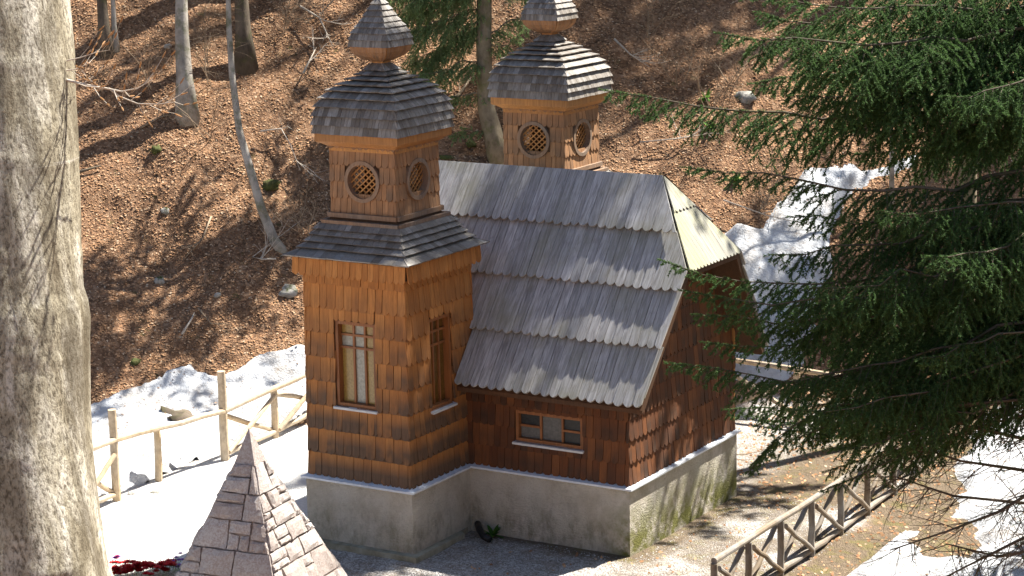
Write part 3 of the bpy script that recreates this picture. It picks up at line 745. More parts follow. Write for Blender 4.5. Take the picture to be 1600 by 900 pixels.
singles += clad(gf, 0, GW, 0, 1.76, .352, .135, M['nave_shingle'], nave, True, left=lambda t: max(gl(t), 0) - .03, right=lambda t: GW - max(gl(t), 0) + .03)
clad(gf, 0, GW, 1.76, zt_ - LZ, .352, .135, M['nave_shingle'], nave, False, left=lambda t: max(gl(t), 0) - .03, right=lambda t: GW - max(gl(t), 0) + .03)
m = MB(); m.beam((NX1 + .012, NY1 + .012, LZ), (NX1 + .012, NY1 + .012, gz), .05, .05, (1, 0, 0)); m.build('corner_board', M['fresh_wood'], nave)
# roof deck
rm_ = MB(); LS = math.hypot(YR - YE, ZR - ZE)
vs = [(-4.7, YE + .03, ZE), (XH - .14, YE + .03, ZE), (XH - .02, YH, ZH), (XR, YR, ZR), (-4.7, YR, ZR),
      (XH - .02, W_ - YH, ZH), (XH - .14, W_ - YE - .03, ZE), (-4.7, W_ - YE - .03, ZE)]
top = [(x, y, z - .035) for x, y, z in vs]; bot = [(x, y, z - .10) for x, y, z in vs]
fl = [(0, 1, 2, 3, 4), (3, 2, 5), (4, 3, 5, 6, 7)]
rm_.add(top + bot, fl + [tuple(8 + i for i in f[::-1]) for f in fl] + [(0, 8, 9, 1), (1, 9, 10, 2), (2, 10, 13, 5), (5, 13, 14, 6), (6, 14, 15, 7), (0, 4, 12, 8), (4, 7, 15, 12)])
deck = rm_.build('nave_roof', M['core_wood'], chapel)
rf = Face((0, YE, ZE), (1, 0, 0), (0, YR - YE, ZR - ZE)); rb = Face((0, W_ - YE, ZE), (-1, 0, 0), (0, -(YR - YE), ZR - ZE))
def roof_boards(fc, xa, xb, mirror, single):
    mj = MB(); wd = .157; CL = LS / 4
    for ci in range(4):
        tb = ci * CL; tt = tb + CL * 1.05
        if ci == 3: tt = LS + .012
        x0 = xa if ci > 0 else -2.955
        s = x0
        while s < xb - .01:
            e = min(s + wd * random.uniform(.86, 1.14), xb)
            if xb - e < .06: e = xb
            g = .003; w2 = e - s - 2 * g; n = 7; b = .058
            jit = random.uniform(-.012, .012)
            poly = [(s + g + w2 * i / n, tb - .03 + jit + b * (1 - math.sin(math.pi * i / n) ** .8)) for i in range(n + 1)] + [(e - g, tt), (s + g, tt)]
            # hip line from ridge end down to the hip eave, and a slightly oblique verge below it
            tH = (ZH - ZE) / (ZR - ZE) * LS
            kx = (XH - XR) / (LS - tH)
            poly = clip(poly, 1, kx, XR + kx * LS); poly = clip(poly, 1, -.12 / tH, XH + .015 - .12)
            if len(poly) >= 3:
                lo = .072 + random.uniform(-.005, .010); tl = tt - tb
                tw = random.uniform(-.006, .006)
                def P(a, t, d):
                    f = (t - tb) / tl
                    return fc.p(a if not mirror else -a, t, (lo * (1 - f) + .004 * f) + d + tw * (a - (s + e) / 2) / wd)
                if single:
                    org = P((s + e) / 2, tb, 0); m = MB()
                    inv = np.stack([fc.S, fc.T, fc.N])
                    m.prism(poly, lambda a, t, d: inv @ (P(a, t, d) - org), 0, .03)
                    o = link('roof_board', m.mesh('roof_board', M['roof_board']), deck)
                    R_ = Matrix(((fc.S[0], fc.T[0], fc.N[0], org[0]), (fc.S[1], fc.T[1], fc.N[1], org[1]), (fc.S[2], fc.T[2], fc.N[2], org[2]), (0, 0, 0, 1)))
                    o.matrix_basis = R_
                else: mj.prism(poly if not mirror else poly[::-1], P, 0, .022)
            s = e
    if not single: tag(mj.build('rear_roof_boards', M['roof_board'], deck), kind='stuff')
roof_boards(rf, -4.75, XH + .015, False, True)
roof_boards(rb, -4.75, XH + .015, True, False)
# hip boards: two courses
hf = Face((XH, YR, ZH), (0, 1, 0), (XR - XH, 0, ZR - ZH)); HL = math.hypot(XR - XH, ZR - ZH); HW = YR - YH
for (tb, tt) in ((0, HL * .66), (HL * .62, HL)):
    s = -HW
    while s < HW - .01:
        e = min(s + .118 * random.uniform(.88, 1.12), HW)
        if HW - e < .05: e = HW
        n = 5; g = .002; w2 = e - s - 2 * g
        poly = [(s + g + w2 * i / n, tb - .03 + .04 * (1 - math.sin(math.pi * i / n) ** .8)) for i in range(n + 1)] + [(e - g, tt), (s + g, tt)]
        k = HW / HL
        poly = clip(poly, 1, k, HW + .012); poly = clip(poly, -1, k, HW + .012)
        if len(poly) >= 3:
            org = hf.p((s + e) / 2, tb, .0); inv = np.stack([hf.S, hf.T, hf.N]); m = MB()
            m.prism(poly, lambda a, t, d: inv @ (hf.p(a, t, .03 - .024 * (t - tb) / (tt - tb) + d) - org), 0, .02)
            o = link('hip_board', m.mesh('hip_board', M['hip_board']), deck)
            o.matrix_basis = Matrix(((hf.S[0], hf.T[0], hf.N[0], org[0]), (hf.S[1], hf.T[1], hf.N[1], org[1]), (hf.S[2], hf.T[2], hf.N[2], org[2]), (0, 0, 0, 1)))
        s = e
m = MB(); m.beam((XH + .0, W_ - YH + .02, ZH + .01), (XR, YR + .03, ZR + .025), .05, .04); m.build('hip_trim', M['core_wood'], deck)
for sgn in (0, 1):
    yy = (lambda v: v) if sgn == 0 else (lambda v: W_ - v)
    m = MB(); m.beam((XH - .035 - .12, yy(YE + .03), ZE - .05), (XH - .035, yy(YH), ZH - .05), .03, .11); m.build('verge_board', M['core_wood'], deck)
print('single shingles', singles)

# black drain pipe and green plant in the corner between tower and nave
P0 = at_z(752, 838, .05)
m = MB(); b = np.array([-2.55, -.38, .06]); m.tube([b + (-.12, .22, .14), b + (0, .08, .10), b + (.16, -.06, .05), b + (.3, -.1, .03)], .055, 10)
dp = m.build('drain_pipe', M['black_plastic'], None, True); tag(dp, 'short black plastic pipe lying in the corner between tower and nave', 'pipe')
def leafy(name, loc, n, ln, wd, mat, label, cat, spread=1.0, group=None):
    e = empty(name, loc, label, cat, group); rr = random.Random(hash(name) % 97 + int(loc[0] * 10))
    for i in range(n):
        a = rr.uniform(0, 2 * math.pi); el = rr.uniform(.3, 1.2); L = ln * rr.uniform(.6, 1.2); m = MB(); pts = []
        d = np.array((math.cos(a) * math.cos(el) * spread, math.sin(a) * math.cos(el) * spread, math.sin(el))); sd_ = np.array((-math.sin(a), math.cos(a), 0))
        for j in range(5):
            f = j / 4; c = np.array(loc) + d * L * f - np.array((0, 0, .6 * L * f * f)) * math.cos(el); ww = wd * math.sin(math.pi * min(.98, f * .85 + .12))
            pts += [c - sd_ * ww, c + sd_ * ww]
        m.add(pts, [(2 * j, 2 * j + 1, 2 * j + 3, 2 * j + 2) for j in range(4)]); m.build('leaf', mat, e, True)
    return e
leafy('leafy_plant', (-2.42, -.12, .02), 16, .26, .035, M['leaf_green'], 'low green leafy plant beside the black pipe at the plinth', 'plant')

# ------------------------------------------------------------------ fences
def log(name, p, q, r, parent, mat, n=10):
    m = MB(); p = np.array(p, float); q = np.array(q, float); k = 6
    pts = [p + (q - p) * i / (k - 1) + (RNG.normal(0, .006, 3) if 0 < i < k - 1 else 0) for i in range(k)]
    m.tube(pts, [r * (1.04 - .08 * i / (k - 1)) for i in range(k)], n, True, .03)
    return m.build(name, M[mat], parent, False)
def up(p, dz, lean=(0, 0)): return (p[0] + lean[0], p[1] + lean[1], p[2] + dz)
fl_ = empty('log_fence', (-9.1, 1.5, 0), 'pale peeled log fence with tall posts in front of the snow bank', 'fence')
def gpt(px, py): p = hit(px, py)[0]; return np.array((p[0], p[1], terrain(p[0], p[1])))
pA, pB, pC, pD = gpt(183, 783), gpt(249, 752), gpt(352, 720), gpt(431, 684)
def solve_h(base, py):            # height on the vertical through base that appears at image row py
    lo, hi = 0.0, 4.0
    for _ in range(40):
        mid = (lo + hi) / 2; v = base + np.array((0, 0, mid)) - CAM
        (lo, hi) = (mid, hi) if 450 - FOC * (v @ CU) / (v @ CF) > py else (lo, mid)
    return lo
pE = np.array((-9.15, 4.9, float(terrain(-9.15, 4.9)))); pF = np.array((-9.1, 6.6, float(terrain(-9.1, 6.6)))); pZ = np.array((-9.12, -2.35, float(terrain(-9.12, -2.35)))); pZ2 = np.array((-9.1, -4.0, float(terrain(-9.1, -4.0))))
hA, hB, hC, hD = solve_h(pA, 640), solve_h(pB, 669), solve_h(pC, 580), solve_h(pD, 609)
rA, rC = solve_h(pA, 687), solve_h(pC, 642); rD = hD - .02; rE = rD
for p, h_, r in ((pA, hA, .075), (pB, hB, .066), (pC, hC, .082), (pD, hD, .07), (pE, rE + .03, .07), (pF, rE, .07), (pZ, rA, .07), (pZ2, hA, .075)): log('post', up(p, -.15), up(p, h_), r, fl_, 'log')
for p, a, q, b in ((pZ2, rA, pA, rA), (pA, rA, pC, rC), (pC, rC, pE, rE), (pE, rE, pF, rE)): log('handrail', up(p, a, (.03, 0)), up(q, b, (.03, 0)), .052, fl_, 'log')
for p, q in ((pC, pD), (pD, pE), (pE, pF), (pZ, pA), (pZ2, pZ)):
    log('brace', up(p, .15, (.05, .05)), up(q, .82, (.05, -.05)), .045, fl_, 'log'); log('brace', up(p, .82, (-.04, .05)), up(q, .15, (-.04, -.05)), .045, fl_, 'log')
    log('bottom_rail', up(p, .12), up(q, .12), .05, fl_, 'log')
fr2 = empty('log_fence', (2.3, 3, 0), 'weathered log fence with crossed braces, coloured darker for the shade of the drooping spruce', 'fence')
xs_ = [2.36, 2.35, 2.33, 2.31, 2.29, 2.25, 2.2, 2.1, 2.0]; ys_ = [-2.0, -.85, .32, 1.5, 2.7, 3.9, 5.2, 6.6, 8.2]
pr = [np.array((x, y, float(terrain(x, y)))) for x, y in zip(xs_, ys_)]
for i, p in enumerate(pr):
    log('post', up(p, -.15), up(p, .86), .052, fr2, 'log_grey_shaded')
    if i:
        q = pr[i - 1]
        log('brace', up(q, .1, (-.06, .05)), up(p, .80, (-.06, -.06)), .040, fr2, 'log_grey_shaded'); log('brace', up(q, .78, (.05, .06)), up(p, .12, (.05, -.06)), .038, fr2, 'log_grey_shaded')
        log('bottom_rail', up(q, .10, (.0, 0)), up(p, .10), .05, fr2, 'log_grey_shaded')
for a, b in ((0, 4), (4, 8)): log('handrail', up(pr[a], .90), up(pr[b], .90), .046, fr2, 'log_grey_shaded')
fr3 = empty('log_fence', (-1, 9.0, 0), 'pale log fence in front of the snow tongue behind the spruce', 'fence')
pb = [np.array((x, y, float(terrain(x, y)))) for x, y in ((1.6, 8.9), (.2, 8.9), (-1.2, 8.9), (-2.6, 8.9), (-4.0, 8.9))]
for i, p in enumerate(pb):
    log('post', up(p, -.15), up(p, .95), .07, fr3, 'log')
    if i: log('brace', up(pb[i - 1], .12), up(p, .8), .045, fr3, 'log'); log('brace', up(pb[i - 1], .8, (0, .06)), up(p, .12, (0, .06)), .045, fr3, 'log')
log('handrail', up(pb[0], .92), up(pb[-1], .92), .055, fr3, 'log')

# ------------------------------------------------------------------ stone pyramid
ap = at_z(389, 668, 2.75); PX, PY = float(ap[0]), float(ap[1])
pz0 = float(terrain(PX, PY)) - .1
pyr = empty('stone_pyramid', (PX, PY, pz0), 'grey pyramid monument of irregular stone blocks with a pointed cap', 'monument')
pyr.rotation_euler = (0, 0, math.radians(7))
HCAP, KC, KS = .50, .335, .425
def half(z): return (2.75 - z) * KC if z > 2.75 - HCAP else HCAP * KC * .98 + (2.75 - HCAP - z) * KS
zc = 2.75 - HCAP
m = MB(); m.add([(PX + a, PY + b, pz0) for a, b in sq(0, 0, half(pz0) - .03)] + [(PX + a, PY + b, zc) for a, b in sq(0, 0, half(zc) - .03)],
                [(3, 2, 1, 0), (4, 5, 6, 7), (0, 1, 5, 4), (1, 2, 6, 5), (2, 3, 7, 6), (3, 0, 4, 7)]); m.build('core', M['mortar'], pyr)
m = MB(); m.add([(PX + a, PY + b, zc) for a, b in sq(0, 0, HCAP * KC)] + [(PX, PY, 2.75)], [(3, 2, 1, 0), (0, 1, 4), (1, 2, 4), (2, 3, 4), (3, 0, 4)]); m.build('capstone', M['stone'], pyr)
def stone(face, quad, parent):
    """one dressed block: bulging top on a 4x4 grid, quad in face coordinates (counter-clockwise)"""
    q = [np.array(v, float) for v in quad]; N_ = 5; m = MB(); vs = []
    sd_ = random.random() * 99; pr_ = random.uniform(.04, .075)
    for i in range(N_):
        for j in range(N_):
            u, v = i / (N_ - 1), j / (N_ - 1)
            a = (q[0] * (1 - u) + q[1] * u) * (1 - v) + (q[3] * (1 - u) + q[2] * u) * v
            ed = i in (0, N_ - 1) or j in (0, N_ - 1)
            w_ = np.array((float(noise(u * 4 + sd_, v * 4, 0)), float(noise(u * 4, v * 4 + sd_, 5)))) * .009
            d = (pr_ - .018 if ed else pr_) + float(noise(u * 3 + sd_, v * 3, 2)) * .014
            vs.append(face.p(a[0] + w_[0], a[1] + w_[1], d))
    nb = len(vs); ring = [(i, 0) for i in range(N_)] + [(N_ - 1, j) for j in range(1, N_)] + [(i, N_ - 1) for i in range(N_ - 2, -1, -1)] + [(0, j) for j in range(N_ - 2, 0, -1)]
    for (i, j) in ring:
        u, v = i / (N_ - 1), j / (N_ - 1); a = (q[0] * (1 - u) + q[1] * u) * (1 - v) + (q[3] * (1 - u) + q[2] * u) * v; vs.append(face.p(a[0], a[1], -.04))
    fs = [(i * N_ + j, (i + 1) * N_ + j, (i + 1) * N_ + j + 1, i * N_ + j + 1) for i in range(N_ - 1) for j in range(N_ - 1)]
    L = len(ring)
    fs += [(nb + k, nb + (k + 1) % L, ring[(k + 1) % L][0] * N_ + ring[(k + 1) % L][1], ring[k][0] * N_ + ring[k][1]) for k in range(L)]
    m.add(vs, fs); return m.build('stone', M['stone'], parent)
for side in range(4):
    ca, sa = ((1, 0), (0, 1), (-1, 0), (0, -1))[side]
    hb = half(pz0) - .03; ht_ = half(zc) - .03; rise = zc - pz0
    O = np.array((PX, PY, pz0)) + np.array((hb * sa, -hb * ca, 0))
    T = np.array((-sa * (hb - ht_), ca * (hb - ht_), rise)); fc = Face(O, (ca, sa, 0), T); TL = np.linalg.norm(T)
    rr = random.Random(40 + side)
    t = TL
    while t > 0.02:
        hgt = rr.choice((.27, .32, .38, .42, .25)); b = max(t - hgt, 0)
        def hw(tt): return hb + (ht_ - hb) * tt / TL + .012
        s = -hw(b)
        J = .011
        while s < hw(b) - .02:
            wv = rr.uniform(.24, .6); e = s + wv
            if hw(b) - e < .13: e = hw(b)
            def cs_(v, tt): return max(-hw(tt), min(hw(tt), v))
            sk0 = rr.uniform(-.02, .02)
            def Q(a0, a1, b0, b1): return [(cs_(a0 + J, b0 + J), b0 + J), (cs_(a1 - J, b0 + J), b0 + J), (cs_(a1 - J + sk0, b1 - J), b1 - J), (cs_(a0 + J + sk0 * .5, b1 - J), b1 - J)]
            typ = rr.random(); parts = []
            if typ < .26 and hgt > .22: md = b + hgt * rr.uniform(.35, .65); parts = [Q(s, e, b, md), Q(s, e, md, t)]
            elif typ < .42 and wv > .28: md = b + hgt * rr.uniform(.4, .6); mx = s + wv * rr.uniform(.35, .6); parts = [Q(s, mx, b, md), Q(mx, e, b, md), Q(s, e, md, t)]
            else: parts = [Q(s, e, b, t)]
            for q in parts:
                if abs(q[1][0] - q[0][0]) > .03 and (q[2][1] - q[1][1]) > .03:
                    stone(fc, q, pyr)
            s = e
        t = b

# flower wreath at the foot of the pyramid
bc = at_z(228, 885, .12)
wr = empty('flower_wreath', (bc[0], bc[1], float(terrain(bc[0], bc[1]))), 'evergreen wreath of red blossoms with pink and violet ends on the ground', 'wreath')
bu = CR[:2] / np.hypot(*CR[:2]); bv = np.array((-bu[1], bu[0]))
def wp(a, b, z): q = bc[:2] + bu * a + bv * b; return np.array((q[0], q[1], float(terrain(q[0], q[1])) + z))
m = MB()
for i in range(900):
    c = wp(random.uniform(-.52, .5), random.gauss(0.05, .15), random.uniform(.02, .16)); d = np.array((random.gauss(0, 1), random.gauss(0, 1), random.uniform(.2, 1.2))); d /= np.linalg.norm(d); L = random.uniform(.04, .09)
    s_ = np.cross(d, (0, 0, 1)); s_ /= np.linalg.norm(s_) + 1e-6; m.add([c - s_ * .006, c + s_ * .006, c + d * L], [(0, 1, 2)])
tag(m.build('greenery', M['needle_light'], wr), kind='stuff')
def blossom(c, r, mat):
    m = MB(); c = np.array(c)
    for ly_ in range(2):
        for k in range(6):
            a = 2 * math.pi * (k + .5 * ly_) / 6 + c[0]; d = np.array((math.cos(a), math.sin(a), .35 + .6 * ly_)); s_ = np.array((-math.sin(a), math.cos(a), 0))
            L = r * (1 - .35 * ly_); m.add([c, c + d * L * .6 - s_ * L * .42, c + d * L, c + d * L * .6 + s_ * L * .42], [(0, 1, 2, 3)])
    return m.build('blossom', M[mat], wr)
for i in range(90): blossom(wp(random.uniform(-.5, .42), random.gauss(-.12, .11), random.uniform(.10, .22)), random.uniform(.06, .085), 'red')
for i in range(7): blossom(wp(random.uniform(.40, .52), random.gauss(0.06, .12), random.uniform(.12, .24)), .05, 'violet')
for i in range(6): blossom(wp(random.uniform(-.55, -.44), random.gauss(0.15, .08), random.uniform(.15, .26)), .05, 'pink' if i % 2 else 'violet')

# ------------------------------------------------------------------ trees
def limb(m, p, d, L, r, depth, rr, n=5, droop=0.0, taper=.35):
    pts = [np.array(p, float)]; d = np.array(d, float); d /= np.linalg.norm(d); k = 5; rad = [r]
    for i in range(k):
        d = d + np.array([rr.gauss(0, .13) for _ in range(3)]) + np.array((0, 0, .06 - droop)); d /= np.linalg.norm(d)
        pts.append(pts[-1] + d * L / k); rad.append(r * (1 - (1 - taper) * (i + 1) / k))
    m.tube(pts, rad, n, False)
    if depth > 0:
        for i in range(1, k + 1):
            for q in range(2 if depth > 1 else 1):
                a = np.array([rr.gauss(0, 1) for _ in range(3)]); a -= d * (a @ d); a /= np.linalg.norm(a)
                limb(m, pts[i], d * .75 + a * .8, L * rr.uniform(.4, .62), rad[i] * .6, depth - 1, rr, max(3, n - 1), droop, taper)
def bare_tree(name, loc, height, r, label, group, seed, mat='beech_bark', first=.35, pts=None, nb=16):
    rr = random.Random(seed); e = empty(name, loc, label, 'tree', group); m = MB(); loc = np.array(loc, float)
    if pts is None:
        k = 9; lean = np.array((rr.gauss(0, .03), rr.gauss(0, .03), 0)); pts = [loc + np.array((0, 0, -.3))]
        for i in range(1, k): pts.append(loc + np.array((0, 0, height * i / (k - 1))) + lean * height * i / (k - 1) + np.array((rr.gauss(0, .05), rr.gauss(0, .05), 0)))
    k = len(pts)
    rad = [r * (1 - .8 * i / (k - 1)) for i in range(k)]; rad[0] *= 1.5
    m.tube(pts, rad, 10, True, .04); m.build('trunk', M[mat], e, True)
    m = MB(); P = np.array(pts); L = np.r_[0, np.cumsum(np.linalg.norm(np.diff(P, axis=0), axis=1))]
    for i in range(nb):
        f = first + (1 - first) * (i + rr.random()) / nb; q = np.array([np.interp(f * L[-1], L, P[:, c]) for c in range(3)])
        a = rr.uniform(0, 2 * math.pi); limb(m, q, (math.cos(a), math.sin(a), rr.uniform(.2, .9)), height * .2 * (1.25 - f) + .5, r * (1.1 - f) * .45 + .008, 2, rr, 4)
    m.build('crown', M[mat], e); return e
def copy_tree(src, loc, rot, sc, label, group):
    c = src.copy(); COL.objects.link(c); c.location = [float(v) for v in loc]; c.rotation_euler = (0, 0, rot); c.scale = (sc, sc, sc)
    tag(c, label, None, group)
    for ch in src.children:
        d = ch.copy(); COL.objects.link(d); d.parent = c; d.matrix_parent_inverse = ch.matrix_parent_inverse.copy()
    return c
# needles: shoots -> thin blades (numpy)
def needles(shoots, per_m, nl, nw, name, mat, parent):
    A = np.array([s[0] for s in shoots]); B = np.array([s[1] for s in shoots]); D = B - A; L = np.linalg.norm(D, axis=1); D = D / L[:, None]
    cnt = np.maximum(4, (L * per_m).astype(int)); ix = np.repeat(np.arange(len(A)), cnt); n = len(ix)
    f = RNG.random(n); c = A[ix] + D[ix] * (L[ix] * f)[:, None]
    rv = RNG.normal(0, 1, (n, 3)); rv[:, 2] += .25; rv -= D[ix] * (rv * D[ix]).sum(1)[:, None]; rv /= np.linalg.norm(rv, axis=1)[:, None] + 1e-9
    d = D[ix] * .75 + rv * .75; d /= np.linalg.norm(d, axis=1)[:, None]
    s = np.cross(d, RNG.normal(0, 1, (n, 3))); s /= np.linalg.norm(s, axis=1)[:, None] + 1e-9
    ln = nl * RNG.uniform(.7, 1.2, n)[:, None]
    V = np.stack([c - s * nw / 2, c + s * nw / 2, c + d * ln], 1).reshape(-1, 3)
    return tag(link(name, np_mesh(name, V, np.arange(3 * n).reshape(n, 3), mat), parent), kind='stuff')
def spruce_branch(axis_pts, rad, rr, dens, slen, hang, parent, mat_n, per_m, nl, nw, bare=0.0, barkmat='spruce_bark'):
    """main axis with hanging side sprays; axis_pts from trunk to tip"""
    P = np.array(axis_pts, float); k = 14; Lc = np.r_[0, np.cumsum(np.linalg.norm(np.diff(P, axis=0), axis=1))]; Lt = Lc[-1]
    t = np.linspace(0, Lt, k); Q = np.stack([np.interp(t, Lc, P[:, c]) for c in range(3)], -1)
    Q[1:-1] += RNG.normal(0, .022, (k - 2, 3))
    m = MB(); m.tube(Q, [rad * (1 - .85 * i / (k - 1)) for i in range(k)], 6, False)
    shoots = []; tipd = Q[-1] - Q[-3]; tipd /= np.linalg.norm(tipd)
    ns = int(Lt * dens)
    for i in range(ns):
        f = bare + (1 - bare) * (i + rr.random() * .7) / ns; c = np.array([np.interp(f * Lt, t, Q[:, a]) for a in range(3)])
        j = min(k - 2, int(f * (k - 1))); ax = Q[j + 1] - Q[j]; ax /= np.linalg.norm(ax)
        sd_ = np.cross(ax, (0, 0, 1)); sd_ /= np.linalg.norm(sd_); sg = 1 if i % 2 else -1
        L = slen * (min(1.0, (1 - f) * 2.6 + .16)) * rr.uniform(.55, 1.15)
        d = ax * rr.uniform(.5, .95) + sd_ * sg * rr.uniform(.45, 1.0) + np.array((0, 0, -hang * rr.uniform(.2, 1.3)))
        d /= np.linalg.norm(d); pts = [c]; n2 = 5
        for q in range(n2):
            d = d + np.array((0, 0, -hang * .22)) + ax * .05; d /= np.linalg.norm(d); pts.append(pts[-1] + d * L / n2)
        m.tube(pts, [rad * .28 * (1 - .15 * q) * min(1, L / slen + .3) for q in range(n2 + 1)], 3, False)
        for q in range(n2): shoots.append((pts[q], pts[q + 1]))
        nt = max(2, int(L * 17))
        for q in range(nt):
            g = (q + rr.random()) / nt; u = g * n2; iu = min(n2 - 1, int(u)); b = pts[iu] + (pts[iu + 1] - pts[iu]) * (u - iu)
            dd = pts[iu + 1] - pts[iu]; dd /= np.linalg.norm(dd); s2 = np.cross(dd, (rr.gauss(0, .35), rr.gauss(0, .35), 1)); s2 /= np.linalg.norm(s2)
            e = dd * .8 + s2 * (1 if q % 2 else -1) * rr.uniform(.5, .9) + np.array((0, 0, -.22 * hang)); e /= np.linalg.norm(e)
            l2 = L * .46 * (1.15 - g) * rr.uniform(.6, 1.2) + .025; mid = b + e * l2 * .5; end = mid + (e + np.array((0, 0, -.15))) * l2 * .5
            shoots.append((b, mid)); shoots.append((mid, end))
    for f in np.linspace(max(.55, bare), 1, 14)[:-1]:
        a = np.array([np.interp(f * Lt, t, Q[:, q]) for q in range(3)]); shoots.append((a, a + tipd * .08))
    shoots.append((Q[-2], Q[-1])); shoots.append((Q[-1], Q[-1] + tipd * .06))
    br = m.build('branch', M[barkmat], parent, True)
    needles(shoots, per_m, nl, nw, 'needles', mat_n, br)
    return br

# foreground spruce: trunk just outside the right edge of the picture
TS = 17.5
sb = atd(1840, 450, TS); sx, sy = float(sb[0]), float(sb[1]); sz = float(terrain(sx, sy))
spr = empty('spruce_tree', (sx, sy, sz), 'dark drooping spruce reaching in from the right in front of the chapel', 'tree')
m = MB(); m.tube([(sx, sy, sz - .3), (sx, sy, sz + 1), (sx, sy, sz + 5), (sx, sy, sz + 13)], [.26, .2, .16, .03], 12, True, .04); m.build('trunk', M['spruce_bark'], spr, True)
rr = random.Random(5)
def sbranch(pts, dts, slen=.55, dens=15, rad=.022, hang=.9, bare=0.0, dense=400):
    """pts: pixels tip -> base, dts: depth offsets from the trunk's depth"""
    q = [atd(x, y, TS + d) for (x, y), d in zip(pts, dts)][::-1]
    root = np.array((sx, sy, q[0][2] + .25)); q = [root] + q
    Lt = sum(np.linalg.norm(q[i + 1] - q[i]) for i in range(len(q) - 1)); b0 = np.linalg.norm(q[1] - q[0]) / Lt
    spruce_branch(q, rad, rr, dens * 1.3, slen * 1.05, hang * .78, spr, M['needle'], dense, .025, .0085, max(bare, b0 * .5), 'dark_bark')
